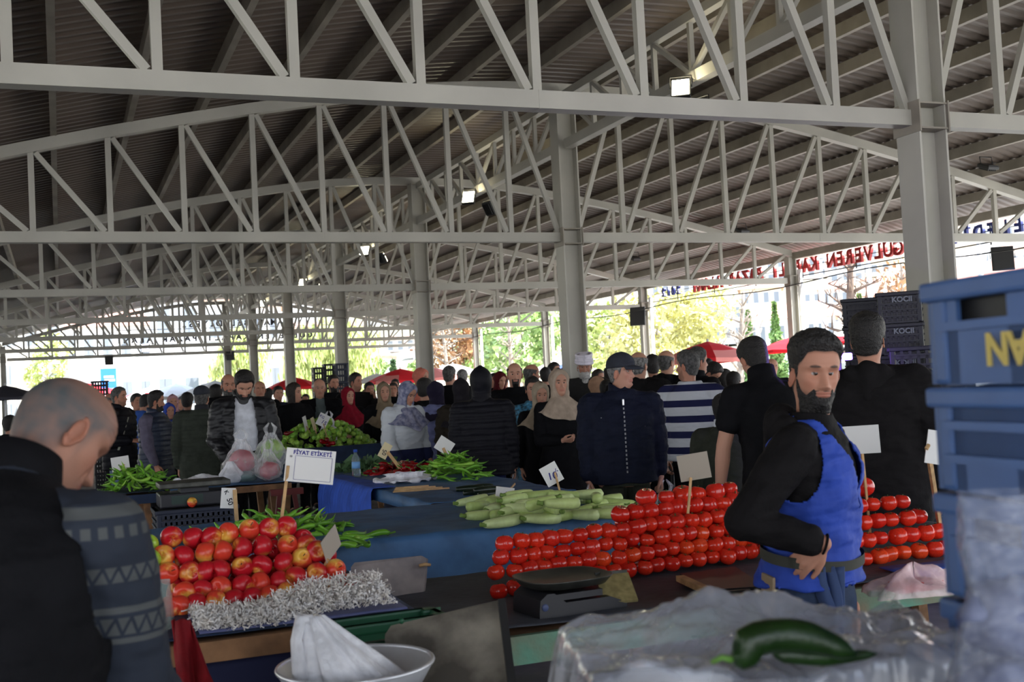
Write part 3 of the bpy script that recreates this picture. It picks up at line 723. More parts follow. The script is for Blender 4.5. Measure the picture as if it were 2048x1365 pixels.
def house(lab, px0, px1, ytop, z, wall, roof, floors=2, cols=4, depth=6., flat=False, grp='houses around the market', ybase=None):
    p = at((px0+px1)/2, ytop, z); a = math.atan2(p[0], p[1]); w = (px1-px0)*z/CAM_F; g0 = gz(p[0], p[1]); h = p[2]-g0
    if h < 2: h = 2.
    t = thing('house', lab, 'house', (p[0], p[1], g0-.3), -a, grp); h += .3; rh = 0 if flat else min(2.2, h*.3, w*.22)
    wm = mat('wall_'+wall.replace(' ', '_'), WALLS[wall], .85, var=.1, vscale=.5); rm = mat('roof_'+roof, ROOFS[roof], .8, var=.2, vscale=2)
    b = MB(); b.box((0, depth/2, (h-rh)/2), (w, depth, h-rh)); b.build('wall', wm, t)
    b = MB(); e = .35
    if flat: b.box((0, depth/2, h+.1), (w+.3, depth+.3, .25))
    else:
        v = [(-w/2-e,-e,h-rh),(w/2+e,-e,h-rh),(w/2+e,depth+e,h-rh),(-w/2-e,depth+e,h-rh),(-w/2+rh*.6,depth/2,h),(w/2-rh*.6,depth/2,h)]
        b.add(v, [(0,1,5,4),(1,2,5),(2,3,4,5),(3,0,4),(3,2,1,0)])
    b.build('roof', rm, t)
    for i in range(floors):
        zc = (h-rh)*(i+.55)/floors; wh = min(1.5, (h-rh)/floors*.5)
        for j in range(cols):
            x = -w/2+w*(j+.5)/cols; ww = min(1.1, w/cols*.5)
            b = MB(); b.box((x, -.03, zc), (ww+.2, .08, wh+.2)); f_ = b.build('window', FRM, t)
            b = MB(); b.box((x, -.06, zc), (ww, .06, wh)); b.box((x,-.095,zc), (.06,.02,wh)); b.build('pane', WIN, f_)
    return t
BARK = mat('pale_bark', (.30,.25,.2), .9, var=.3, vscale=6, bump=.5, bscale=12); BARKD = mat('brown_bark', (.14,.10,.075), .9, var=.3, vscale=6, bump=.5, bscale=12)
LEAF = {k: mat('leaf_'+k, c, .6, var=.35, vscale=1.5, spec=.3) for k, c in dict(willow=(.48,.54,.20), green=(.34,.46,.18), dark=(.06,.12,.05), brown=(.36,.2,.10), yellow=(.58,.56,.24), hedge=(.16,.26,.08)).items()}
def tree(name, lab, px, ytop, z, wpx, leaf, base=None, n=2600, shape='round', trunk=.14, bark=None, lean=0., bare=False, ls=.16):
    r = np.random.default_rng(int(px*7+z)); p = at(px, ytop, z); g0 = gz(p[0], p[1]); h = p[2]-g0; w = wpx*z/CAM_F
    t = thing(name, lab, 'tree', (p[0], p[1], g0), 0, None)
    b = MB(); q = np.linspace(0, 1, 9); hh = h*(.92 if bare or shape == 'cone' else .7)
    tr_ = np.stack([lean*q*hh*.3+.08*np.sin(q*5)*h*.05, .05*np.sin(q*4), q*hh], 1); b.tube(tr_, trunk*(1-.75*q), 10)
    nb = 26 if bare else 12; tips = []
    for k in range(nb):
        f0 = .35+.6*k/nb; s = tr_[int(f0*8)]; a = k*2.4; L = w*.5*(1.1-.5*f0)*r.uniform(.7, 1.1); up_ = r.uniform(.3, .9)*L
        mid = s+np.array([math.cos(a)*L*.5, math.sin(a)*L*.5, up_*.6]); e = s+np.array([math.cos(a)*L, math.sin(a)*L, up_*(1 if shape != 'willow' else .3)])
        rr = trunk*(1-.7*f0)*.5; b.tube([s, mid, e], [rr, rr*.6, rr*.2], 6); tips.append(e)
        if bare:
            for m_ in range(5):
                e2 = mid+(e-mid)*m_/4; d2 = r.normal(size=3)*L*.28+np.array([0,0,L*.22]); b.tube([e2, e2+d2*.5, e2+d2+r.normal(size=3)*.05], [rr*.35, rr*.2, rr*.08], 4)
    b.build('trunk', bark or BARK, t)
    if n:
        u = r.normal(size=(n, 3)); u /= np.linalg.norm(u, axis=1)[:,None]; rad = r.uniform(.35, 1, n)[:,None]**.6
        if shape == 'cone': zz2 = r.uniform(.04, 1, n); a = r.uniform(0, 2*PI, n); rr = (1-zz2)*w*.5*r.uniform(.3, 1, n)*(1+.25*np.sin(zz2*40)); c = np.stack([rr*np.cos(a), rr*np.sin(a), zz2*h], 1)
        else:
            c = u*rad*np.array([w/2, w/2, h*.36])+np.array([lean*h*.2, 0, h*.64]); c += .18*w*np.stack([n3(u, 2.3, 1), n3(u, 2.3, 2), .6*n3(u, 2.3, 3)], 1)
        if shape == 'willow': c[:,2] = c[:,2]-r.uniform(0, .35, n)*h*np.clip(np.hypot(c[:,0], c[:,1])/(w/2), 0, 1)
        c[:,2] = np.clip(c[:,2], .15*h if shape != 'cone' else .2, None)
        s = ls*r.uniform(.6, 1.3, n)[:,None]; d1 = r.normal(size=(n, 3)); 
        if shape == 'willow': d1 = d1*.35+np.array([0,0,-1.6])
        d1 /= np.linalg.norm(d1, axis=1)[:,None]; d2 = np.cross(d1, r.normal(size=(n, 3))); d2 /= np.linalg.norm(d2, axis=1)[:,None]
        k = .45 if shape != 'willow' else .22
        V = np.stack([c-d1*s, c+d2*s*k, c+d1*s, c-d2*s*k], 1).reshape(-1, 3); F = [(4*i,4*i+1,4*i+2,4*i+3) for i in range(n)]
        link('foliage', raw_mesh('foliage', V, F, LEAF[leaf], smooth=False), t)
    return t
tree('leafy_tree', 'big yellow-green tree in new leaf beyond the right eave', 1310, 575, 44, 260, 'yellow', n=5200, ls=.15)
tree('leafy_tree', 'yellow-green tree right behind the turbaned man', 1215, 600, 50, 150, 'willow', n=3200, ls=.15)
tree('leafy_tree', 'fresh green tree between the far eave columns', 1040, 600, 62, 170, 'green', n=3600, ls=.2)
tree('leafy_tree', 'small light green tree left of the far eave columns', 955, 640, 70, 110, 'green', n=2200, ls=.2)
tree('bare_tree', 'leaning bare tree with forked pale trunk before the hillside', 1462, 560, 36, 130, None, n=0, bare=True, lean=.35, trunk=.17)
tree('bare_tree', 'thick bare tree trunk left of the black crate stack', 1685, 470, 30, 170, None, n=0, bare=True, trunk=.24, lean=.15, bark=BARKD)
tree('bare_tree', 'slim bare tree beyond the goatee man', 1015, 590, 52, 70, None, n=0, bare=True, trunk=.16)
tree('bare_tree', 'thin bare tree left of the far eave column', 893, 600, 56, 80, None, n=0, bare=True, trunk=.14, lean=-.2)
tree('brown_tree', 'tree with withered brown leaves behind the second column', 900, 585, 64, 110, 'brown', n=1300, ls=.22, bark=BARKD)
tree('bare_tree', 'bare twiggy tree high above the crates at the right', 1800, 500, 42, 140, 'brown', n=420, bare=True, trunk=.16)
tree('conifer', 'dark conifer on the slope, left of two', 1495, 622, 58, 44, 'hedge', n=2200, shape='cone', ls=.16)
tree('conifer', 'taller conifer on the slope beside the eave column', 1548, 606, 56, 60, 'hedge', n=2600, shape='cone', ls=.16)
tree('conifer', 'conifer right of the thick bare trunk', 1718, 590, 50, 60, 'hedge', n=2200, shape='cone', ls=.16)
tree('conifer', 'small blue-green conifer in the distance behind the crowd', 786, 722, 95, 26, 'dark', n=900, shape='cone', ls=.25)
tree('willow', 'weeping willow with hanging yellow-green twigs beyond the hall', 645, 630, 62, 190, 'willow', n=5200, shape='willow', ls=.28, trunk=.25)
tree('willow', 'paler willow in front of the white house', 470, 655, 66, 120, 'willow', n=2400, shape='willow', ls=.28, trunk=.2)
tree('leafy_tree', 'thin pale tree at the far left beyond the hall', 92, 660, 62, 90, 'willow', n=700, ls=.2)
tree('leafy_tree', 'low green bush beyond the distant umbrellas', 740, 715, 75, 60, 'green', n=1200, ls=.2)
tree('leafy_tree', 'round green bush right of the second column', 832, 722, 72, 50, 'green', n=900, ls=.2)
house('white two-storey house with grey plinth far left beyond the hall', -40, 120, 640, 68, 'cream', 'brown', 3, 4, flat=True)
house('long white building behind the bald man', 125, 300, 615, 84, 'white', 'red', 2, 5)
house('grey and white house with a tall framed window', 300, 400, 560, 66, 'grey', 'red', 2, 2)
house('white house with orange-red roof behind the far sign', 405, 500, 580, 77, 'white', 'red', 2, 2)
house('white house right of the far sign, orange wall beside it', 500, 560, 600, 90, 'white', 'red', 2, 2)
house('pink house half hidden by the willow', 575, 640, 640, 80, 'pink', 'red', 2, 3)
k = 0
r_ = np.random.default_rng(5); wn, rn = list(WALLS), list(ROOFS)
for px, yt, z, wpx in [(715,690,130,50),(752,700,118,52),(800,672,150,60),(776,724,100,30),(850,690,120,50),(700,640,190,56),(760,625,230,60),(830,640,210,70),(1330,560,150,60),(1392,552,160,60),(1440,590,110,84),(1520,560,125,80),(1345,610,110,70),(1560,515,200,60),(1620,500,210,62),(1500,505,230,60),(1690,505,190,70),(1745,480,200,66),(1770,560,110,90),(1430,520,220,56),(1650,560,120,90),(1580,600,70,170),(1740,610,82,110),(1930,440,190,60),(1990,430,180,70),(1920,500,90,80),(2060,470,120,120)]:
    wc, rc = wn[k % 6], rn[(k*2) % 3 if k % 4 else 0]; d_ = r_.integers(0, 3)
    house(f'{wc} hillside house with {rc} roof, {ordn(k)} of the houses counted from the left cluster', px-wpx/2, px+wpx/2, yt, z, wc, rc, 2, max(2, int(wpx/18)), flat=(k % 5 == 3), grp='hillside houses'); k += 1
# long low red roofed hall at the right
t = thing('house', 'long low building with dusty red tiled roof behind the blue crates', 'house', (0,0,0))
p = at(2040, 565, 54); a = math.atan2(p[0], p[1]); t.location = (p[0], p[1], 0); t.rotation_euler = (0,0,-a-.25)
b = MB(); b.box((0, 4, p[2]/2), (14, 7, p[2])); b.build('wall', mat('wall_white', WALLS['white'], .85), t)
b = MB(); b.add([(-8,-.5,p[2]),(8,-.5,p[2]),(8,8.5,p[2]),(-8,8.5,p[2]),(-8,4,p[2]+1.5),(8,4,p[2]+1.5)], [(0,1,5,4),(1,2,5),(2,3,4,5),(3,0,4),(3,2,1,0)]); b.build('roof', mat('roof_red', ROOFS['red'], .8), t)
# lamp posts
POST = mat('galvanised_post', (.7,.72,.75), .4)
for px, yt, z, lab in ((1640,520,40,'white lamp post before the hillside left of the thick bare tree'),(1735,500,38,'white lamp post right of the thick bare tree'),(1955,450,34,'white lamp post above the blue crates')):
    p = at(px, yt, z); t = thing('lamp_post', lab, 'lamp post', (p[0], p[1], 0), 0, 'lamp posts')
    b = MB(); b.tube([(0,0,0),(0,0,p[2])], [.11,.07], 12); b.build('pole', POST, t); b = MB(); b.tube([(0,0,p[2]-.05),(.5,-.2,p[2]+.2)], .03, 8); b.box((.6,-.24,p[2]+.22), (.4,.16,.08)); b.build('lamp_head', POST, t)
# blue advertising board
BB = mat('blue_board', lin((.25,.52,.92)), .5, spec=.3)
p = at(217, 757, 50); t = thing('billboard', 'bright blue advertising board with white writing beyond the hall', 'billboard', (p[0], p[1], 0), -.1)
b = MB(); b.box((0,0,p[2]), (.66,.06,.86)); b.build('board', BB, t)
b = MB(); b.tube([(-.2,.05,0),(-.2,.05,p[2])], .04, 8); b.tube([(.2,.05,0),(.2,.05,p[2])], .04, 8); b.build('post', POST, t)
WHT = mat('white_lettering', (.8,.8,.8), .5)
b = MB(); b.box((.02,-.034,p[2]+.06), (.42,.006,.10)); b.box((.05,-.034,p[2]-.09), (.44,.006,.10)); b.build('white_writing', WHT, t)
# market umbrellas
UM = {'red': mat('umbrella_red', lin((.86,.14,.18)), .7, spec=.2), 'white': mat('umbrella_white', (.72,.70,.67), .8, spec=.2), 'pink': mat('umbrella_faded_pink', lin((.92,.58,.55)), .8, spec=.2), 'grey': mat('umbrella_dark', lin((.22,.22,.26)), .8), 'blue': mat('umbrella_blue', lin((.25,.33,.62)), .8)}
def umbrella(lab, px, ytop, z, wpx, c, c2=None):
    p = at(px, ytop, z); w = wpx*z/CAM_F; t = thing('market_umbrella', lab, 'umbrella', (p[0], p[1], 0), .3*px, 'market umbrellas')
    H_ = p[2]; n = 8; b = MB(); V = []; F = []; mi = []
    rings = [(0,0),(.33,.10),(.66,.24),(1,.42),(1.0,.52)]
    for q, dz in rings:
        for k in range(n*2):
            a = PI*k/n; sag = .0 if k % 2 == 0 else .05*q; V.append((w/2*q*math.cos(a)*(1-sag), w/2*q*math.sin(a)*(1-sag), H_-dz*w/2*.85-(sag*.35*w/2)))
    for i in range(len(rings)-1):
        for k in range(n*2): b_ = [i*2*n+k, i*2*n+(k+1) % (2*n), (i+1)*2*n+(k+1) % (2*n), (i+1)*2*n+k]; F.append(tuple(b_)); mi.append(1 if (c2 and i >= 2 and k // 2 % 2) else 0)
    b.v = [np.array(V)]; b.f = F; b.mi = mi; b.sm = [False]*len(F); b.n = len(V)
    o = b.build('canopy', [UM[c], UM[c2 or c]], t); so = o.modifiers.new('t', 'SOLIDIFY'); so.thickness = .008
    b = MB(); b.tube([(0,0,0),(0,0,H_+.06)], .022, 8); b.build('pole', POST, t)
    for k in range(n):
        a = 2*PI*k/n; b = MB(); b.tube([(0,0,H_-.08),(w/2*.97*math.cos(a), w/2*.97*math.sin(a), H_-.42*w/2*.85-.02)], .009, 5); b.build('rib', POST, t)
umbrella('large red market umbrella right of the grey-haired shoppers', 1415, 684, 24, 190, 'red', 'pink')
umbrella('red umbrella behind the young man in black T-shirt', 1580, 676, 27, 130, 'red')
umbrella('white and red umbrella left of the black crate stack', 1695, 660, 25, 130, 'white', 'red')
umbrella('dark umbrella edge under the white and red one', 1715, 685, 21, 70, 'grey')
umbrella('pale blue-edged umbrella behind the distant dark-haired man', 1120, 718, 40, 120, 'white', 'blue')
umbrella('white umbrella left of the hooded shopper', 905, 728, 46, 100, 'white')
umbrella('faded pink umbrella behind the coral headscarf', 862, 735, 42, 120, 'pink')
umbrella('red and pink umbrella left of the second column', 800, 738, 40, 130, 'red', 'pink')
umbrella('small grey-white umbrella in the middle distance', 752, 748, 44, 84, 'white')
umbrella('red umbrella left of the dark crate stack in the distance', 588, 755, 40, 110, 'red')
umbrella('white umbrella with grey shade right of three on the left', 430, 762, 44, 160, 'white')
umbrella('white umbrella in the middle of three on the left', 352, 768, 46, 140, 'white')
umbrella('white umbrella with red rim left of the vest man', 300, 775, 50, 110, 'white', 'red')
umbrella('dark umbrella at the left edge of view', 10, 772, 26, 130, 'grey')
umbrella('red canopy beyond the crates at the left', 180, 768, 55, 120, 'red')
# ============================================================ stalls
WOOD = mat('worn_plank', lin((.50,.36,.24)), .75, var=.35, vscale=9, bump=.3, bscale=40)
WOODL = mat('pale_stick', lin((.74,.60,.42)), .7, var=.2, vscale=20)
GRNP = mat('green_painted_plank', lin((.33,.55,.46)), .6, col2=lin((.45,.42,.33)), vscale=7, bump=.2)
TARP = mat('blue_tarp', lin((.23,.38,.54)), .6, var=.3, vscale=5, bump=.35, bscale=18)
TARPD = mat('dark_stained_tarp', lin((.24,.25,.28)), .7, var=.4, vscale=4, bump=.4, bscale=25)
TARPB = mat('bright_blue_cloth', lin((.19,.33,.70)), .8, var=.2, vscale=6)
NAVY = mat('navy_tarp', lin((.10,.17,.28)), .7, var=.3, vscale=5, bump=.3, bscale=18)
def table(lab, x0, x1, y0, y1, z, plank=WOOD, ph=.06, legm=WOOD, group='market tables', planks=True):
    t = thing('market_table', lab, 'table', ((x0+x1)/2, (y0+y1)/2, 0), 0, group); w, d = x1-x0, y1-y0
    b = MB(); nb = max(3, int(d/.2))
    for k in range(nb): b.box((0, -d/2+d*(k+.5)/nb, z-.022), (w, d/nb-.006, .022))
    b.build('table_top', WOOD, t)
    if planks:
        b = MB(); b.box((0, -d/2-.012, z-ph/2-.004), (w, .024, ph)); b.build('front_plank', plank, t)
    for sx in (-1, 1):
        for sy in (-1, 1):
            b = MB(); b.bar((sx*(w/2-.08), sy*(d/2-.06), 0), (sx*(w/2-.14), sy*(d/2-.08), z-.033), .05, .05); b.build('leg', legm, t)
    return t
def sheet(name, lab, cat, x0, x1, y0, y1, z, m, front=0., left=0., right=0., amp=.004, ns=6., seed=1, back=0., step=.035, wav=0.):
    """a cloth over a table top, hanging down over chosen edges"""
    def axis(a, b, lo, hi):
        n = max(2, int((b-a)/step)); s = list(np.linspace(a, b, n)); k = [(v, 0.) for v in s]
        if lo: k = [(a-.012, lo*q) for q in np.linspace(1, .05, max(3, int(lo/.05)))]+k
        if hi: k = k+[(b+.012, hi*q) for q in np.linspace(.05, 1, max(3, int(hi/.05)))]
        return k
    ax, ay = axis(x0, x1, left, right), axis(y0, y1, front, back); V = []
    for (y, dy) in ay:
        for (x, dx) in ax: V.append((x, y, z+.004-max(dx, dy)))
    V = np.array(V); n = n3(V*np.array([1,1,.3]), ns, seed); top = V[:,2] > z-.01
    V[:,2] += np.where(top, np.abs(n)*amp, 0)
    hang = ~top; V[:,1] += np.where(hang & (V[:,1] < y0), -(np.abs(n3(V, 9, seed+1))*.012+wav*np.sin(V[:,0]*42)**2)*np.clip((z-V[:,2])/.1, 0, 1), 0)
    V[:,0] += np.where(hang & ((V[:,0] < x0) | (V[:,0] > x1)), np.where(V[:,0] < x0, -1, 1)*(np.abs(n3(V, 9, seed+1))*.012+wav*np.sin(V[:,1]*42)**2)*np.clip((z-V[:,2])/.1, 0, 1), 0)
    o = link(name, raw_mesh(name, V, grid_faces(len(ay), len(ax), False), m)); so = o.modifiers.new('t', 'SOLIDIFY'); so.thickness = .003; so.offset = 1
    return tag(o, lab, cat)
ZT, ZZ, ZM, ZA = .75, .85, .80, .80
table('low table with worn green front plank carrying the tomatoes and the scale', 1.02, 3.75, 3.22, 4.30, ZT, GRNP, .085)
sheet('table_cover', 'dark grey stained cover under the tomatoes and the scale', 'table cover', 1.02, 3.75, 3.235, 4.30, ZT, TARPD, amp=.008, seed=2)
b = MB(); b.box((2.02, 3.19, .69), (.035,.008,.16)); tag(b.build('strap', DARKM), 'black strap hanging over the green front plank', 'strap')
sheet('table_cloth', 'bright blue cloth under the pink plastic bag', 'table cloth', 2.72, 3.30, 3.225, 3.36, ZT+.012, TARPB, front=.10, amp=.01, seed=4)
table('table carrying the zucchini, with a blue cover', .15, 2.62, 4.86, 6.08, ZZ, planks=False)
sheet('table_cover', 'long blue cover under the zucchini, hanging down at the front', 'table cover', .15, 2.62, 4.86, 6.08, ZZ, TARP, front=.45, right=.3, amp=.012, seed=5)
table('table running back behind the zucchini, under the peppers', 1.92, 2.80, 6.12, 9.30, ZZ, planks=False)
sheet('table_cover', 'blue cover under the red peppers and the big green pepper heap', 'table cover', 1.92, 2.80, 6.12, 9.30, ZZ, TARP, right=.25, left=.07, amp=.012, seed=6)
sheet('table_cloth', 'bright blue pleated cloth hanging off the table edge below the water bottle', 'table cloth', 1.87, 2.02, 7.25, 8.75, ZZ+.014, TARPB, left=.44, amp=.006, seed=7, wav=.045, step=.014)
table('table with the tied shopping bags, on a red trestle', .78, 1.72, 9.30, 10.15, ZM, WOOD, .05)
sheet('table_cover', 'blue cover under the tied shopping bags', 'table cover', .78, 1.72, 9.31, 10.15, ZM, TARP, amp=.01, seed=8)
table('narrow table with the coiled green peppers behind the bald man', -.35, .74, 9.30, 10.15, ZM, NAVY, .07)
sheet('table_cover', 'dark cover under the coiled green peppers', 'table cover', -.35, .74, 9.31, 10.15, ZM, NAVY, amp=.01, seed=9)
RED = mat('red_oxide_paint', lin((.40,.13,.12)), .6, var=.2)
def trestle(x, y, rz, lab):
    t = thing('trestle', lab, 'trestle', (x, y, 0), rz, 'red trestles'); b = MB(); b.box((0,0,.735), (.26,.06,.05)); b.build('beam', RED, t)
    for sx in (-1, 1):
        b = MB(); b.bar((sx*.15,0,0), (sx*.06,0,.71), .035, .035, (0,1,0)); b.build('leg', RED, t)
    b = MB(); b.bar((-.11,0,.3), (.11,0,.3), .03, .03); b.build('crossbar', RED, t)
trestle(1.66, 9.18, 0, 'red trestle under the right end of the table with the shopping bags')
table('apple table with a brown wooden front plank', -.35, 1.02, 3.47, 4.62, ZA, WOOD, .06)
sheet('table_cover', 'blue cover below the apples and the shredded paper', 'table cover', -.35, 1.02, 3.48, 4.62, ZA, NAVY, amp=.006, seed=10)
sheet('table_skirt', 'dark blue cloth hanging under the apple table', 'table cloth', -.33, 1.0, 3.52, 3.58, ZA-.07, mat('deep_blue_cloth', lin((.04,.06,.20)), .8), front=.6, amp=.004, seed=11)
# far table with the mound of green bell peppers
pm = at(655, 905, 12.6); table('far table with a dark blue side under the mound of green peppers', pm[0]-.62, pm[0]+.62, pm[1]-.3, pm[1]+.9, .62, NAVY, .05)
b = MB(); b.box((0,0,.0), (1.24,.03,.30)); b.box((.60,.5,0), (.03,1.0,.30)); tag(b.build('stall_board', NAVY, None, (pm[0]+.0, pm[1]-.28, .78)), 'dark blue board fronting the mound of green peppers', 'board')
# ------------------------------------------------------------ apples
def apple_mesh(kind, seed):
    th = np.linspace(0, PI, 26); r = .5*np.sin(th)**.9*(1+.18*np.cos(th)); z = -.5*np.cos(th)*.92
    z = np.where(th > 2.5, z-.22*smoothstep(2.5, PI, th), z); z = np.where(th < .5, z+.12*smoothstep(.5, 0, th), z)
    n = 32; a = np.arange(n)*2*PI/n
    V = np.stack([np.outer(np.maximum(r, 1e-4), np.cos(a)), np.outer(np.maximum(r, 1e-4), np.sin(a)), np.repeat(z[:,None], n, 1)], -1)
    V *= (1+.035*np.cos(5*a)*smoothstep(.2, .0, th/PI)[:,None]+.02*n3(V.reshape(-1,3), 2, seed).reshape(26, n))[...,None]
    f_ = grid_faces(26, n); q = n3(V.reshape(-1,3)*np.array([1,1,.35]), 2.6, seed*1.7); st = n3(V.reshape(-1,3)*np.array([1,1,.12]), 17, seed)
    zz2 = V.reshape(-1,3)[:,2]; x_ = V.reshape(-1,3) @ nrm(np.random.default_rng(seed).normal(size=3))
    if kind == 'red': m = smoothstep(-1.3, -.2, q+.8*x_*2+.25*st+.25); A_, B_ = np.array(lin((.90,.66,.26))), np.array(lin((.74,.10,.15)))
    elif kind == 'blush': m = smoothstep(-.9, .35, q+1.4*x_+.35*st+.25); A_, B_ = np.array(lin((.92,.72,.30))), np.array(lin((.84,.24,.17)))
    else: m = smoothstep(0, 1.4, q+.3*st)*.5; A_, B_ = np.array(lin((.60,.74,.20))), np.array(lin((.75,.80,.35)))
    col = A_*(1-m[:,None])+B_*m[:,None]; dm = smoothstep(.28, .42, zz2)*smoothstep(.2, .0, np.hypot(*V.reshape(-1,3)[:,:2].T)); col = col*(1-.7*dm[:,None])+np.array(lin((.62,.58,.20)))*.7*dm[:,None]
    return raw_mesh('apple', V.reshape(-1,3), f_, APPLE, col)
APPLE = mat('apple_skin', (.5,.1,.1), .28, attr='tint', spec=.5)
APM = {k: [apple_mesh(k, s) for s in range(n)] for k, n in (('red', 5), ('blush', 4), ('green', 2))}
STEMM = mat('brown_stem', (.06,.04,.02), .8)
b = MB(); b.tube([(0,0,.30),(.01,0,.42),(.04,.01,.52)], [.022,.018,.026], 6); STEM_ME = b.mesh('stem', STEMM)
def apple(p, s, kind, rot, lab, grp='apples in the pile'):
    o = tag(link('apple', APM[kind][rng.integers(len(APM[kind]))]), lab, 'apple', grp)
    o.location = [float(v) for v in p]; o.rotation_euler = rot; o.scale = (s, s, s); c = link('stem', STEM_ME, o); return o
rows = [  # top row first: pixel centres along each row, with its look
 [(343,1073,'red'),(384,1076,'red'),(421,1075,'red'),(458,1067,'blush'),(499,1058,'blush'),(538,1058,'red'),(574,1053,'red'),(606,1078,'red')],
 [(328,1113,'blush'),(368,1113,'red'),(409,1106,'blush'),(446,1104,'blush'),(485,1097,'red'),(526,1093,'red'),(577,1090,'blush'),(612,1090,'red')],
 [(338,1146,'blush'),(379,1146,'red'),(409,1144,'red'),(441,1141,'red'),(484,1134,'red'),(524,1131,'red'),(566,1126,'red'),(605,1116,'blush'),(634,1103,'red')],
 [(370,1186,'blush'),(405,1182,'red'),(442,1176,'blush'),(483,1172,'red'),(521,1168,'blush'),(558,1165,'red'),(593,1154,'red'),(634,1148,'red'),(672,1139,'blush')],
 [(340,1217,'blush'),(362,1218,'blush'),(395,1217,'red'),(431,1213,'blush'),(466,1207,'red'),(503,1202,'red'),(538,1194,'blush'),(575,1187,'blush'),(612,1185,'red'),(650,1173,'blush'),(688,1168,'blush')]]
RN = ['top','second','middle','fourth','bottom']
for i, rw in enumerate(rows):
    yy = 4.13-.062*i
    for j, (px, py, kd) in enumerate(rw):
        p = onY(px, py, yy)
        if i == 4: p[2] = max(p[2], ZA+.034)
        flip = (px, py) in [(499,1058),(577,1090),(605,1116),(672,1139),(484,1134),(338,1146),(606,1078)]
        rot = (rng.uniform(.9, 1.3), rng.uniform(-.3,.3), rng.uniform(-.35,.35)) if flip else (rng.uniform(-2.0,-1.1), rng.uniform(-.6,.6), rng.uniform(-1.5,1.5))
        apple(p, .0755, kd, rot, f'{"yellow-blushed" if kd == "blush" else "deep red"} apple{" showing its stem hollow" if flip else ""}, {ordn(j)} from left, {RN[i]} row of the apple pile')
        if i < 4 and j < len(rw)-1 and i > 0 and (i*7+j) % 2 == 0:
            q = onY(px+22, py+4, yy+.062); apple(q, .066, 'red', (-1.4,.2,rng.uniform(-1,1)), f'red apple wedged behind the {RN[i]} row after its {ordn(j)} apple')
apple(onY(710,1178,3.93), .10, 'red', (1.5,.4,.3), 'large glossy deep red apple at the right end of the apple pile')
for k, (px, py, yy, l) in enumerate([(296,1088,4.10,'upper green apple beside the bald man sleeve'),(300,1118,4.03,'lower green apple beside the bald man sleeve')]): apple(onY(px,py,yy), .072, 'green', (.7,-.3,.4), l, 'green apples')
for i, (y_, z_, x0, x1) in enumerate([(4.22,.97,.42,.86),(4.22,.90,.36,.98),(4.14,.86,.36,1.0),(4.26,.82,.36,1.0)]):   # inside the heap
    for j in range(int((x1-x0)/.068)): apple((x0+.068*j, y_, z_), .068, 'red', (rng.uniform(-2,2), rng.uniform(-1,1), rng.uniform(-3,3)), 'red apple deep inside the apple pile behind the front rows', 'apples inside the pile')
# shredded paper in front of the apples
SHRED = mat('shredded_paper', (.86,.84,.82), .8, col2=(.74,.68,.60), vscale=30)
b = MB(); r_ = np.random.default_rng(3)
for k in range(7000):
    x = r_.uniform(.36, .98); u = r_.uniform(0, 1); y = 3.54+.30*u+.05*math.sin(x*9)
    z = ZA+.012+r_.uniform(0, .025+.035*max(0, math.sin(u*PI))*(.6+.6*(x > .6))+.03*(x > .70)*u)
    d1 = r_.normal(size=3)*.0075; d2 = r_.normal(size=3)*.006; wv = nrm(r_.normal(size=3))*.0022; p = np.array([x, y, z])
    V = np.array([p-wv, p+wv, p+d1+wv, p+d1-wv, p+d1+d2+wv, p+d1+d2-wv]); V[:,2] = np.maximum(V[:,2], ZA+.007); b.add(V, [(0,1,2,3),(3,2,4,5)])
tag(b.build('shredded_paper', SHRED), 'loose white shredded paper in front of the apples', 'shredded paper', kind='stuff')
sheet('paper_sheet', 'lilac wrapping sheet under the shredded paper', 'sheet', .36, 1.0, 3.525, 3.88, ZA+.006, mat('lilac_sheet', lin((.34,.36,.52)), .6), front=.01, amp=.004, seed=13)
# ------------------------------------------------------------ tomatoes
TOM = [mat(f'tomato_skin_{k}', lin(c), .16, var=.12, vscale=14, spec=.6) for k, c in enumerate([(.84,.19,.11),(.79,.14,.09),(.88,.27,.12),(.82,.17,.12)])]
CALYX = mat('green_calyx', lin((.20,.32,.12)), .6)
def tomato_mesh(k):
    th = np.linspace(0, PI, 20); n = 30; a = np.arange(n)*2*PI/n
    r = np.sin(th)**.85; z = -np.cos(th)*.88; z = np.where(th > 2.55, z-.16*smoothstep(2.55, PI, th), z)
    lob = 1+(.03+.02*(k == 2))*np.cos(a*(5+k % 2)+k)
    V = np.stack([np.outer(np.maximum(r, 1e-4), np.cos(a)*lob), np.outer(np.maximum(r, 1e-4), np.sin(a)*lob), np.repeat(z[:,None], n, 1)], -1).reshape(-1,3)*.5
    V = V*(1+.02*n3(V, 3, k)[:,None]); return raw_mesh('tomato', V, grid_faces(20, n), TOM[k])
TM = [tomato_mesh(k) for k in range(4)]
b = MB()
for k in range(6):
    a = k*PI/3; c, s = math.cos(a), math.sin(a); q = a+.25; 
    b.add([(.0,.0,.345),(c*.10-s*.035,s*.10+c*.035,.372),(c*.24,s*.24,.375+.05*(k % 2)),(c*.10+s*.035,s*.10-c*.035,.372)], [(0,1,2,3)], 0, True)
b.tube([(0,0,.33),(.01,0,.40),(.03,.01,.45)], [.03,.025,.03], 6)
CAL_ME = b.mesh('calyx', CALYX)
def tomato(p, s, lab, grp, tilt=.25):
    o = tag(link('tomato', TM[rng.choice(4, p=[.4,.3,.1,.2])]), lab, 'tomato', grp); o.location = [float(v) for v in p]
    o.rotation_euler = (rng.uniform(-tilt,tilt), rng.uniform(-tilt,tilt), rng.uniform(0,6.28)); o.scale = (s,s,s*rng.uniform(.92,1.04)); link('calyx', CAL_ME, o)
LV = ['bottom','second','third','fourth','fifth','sixth','topmost']
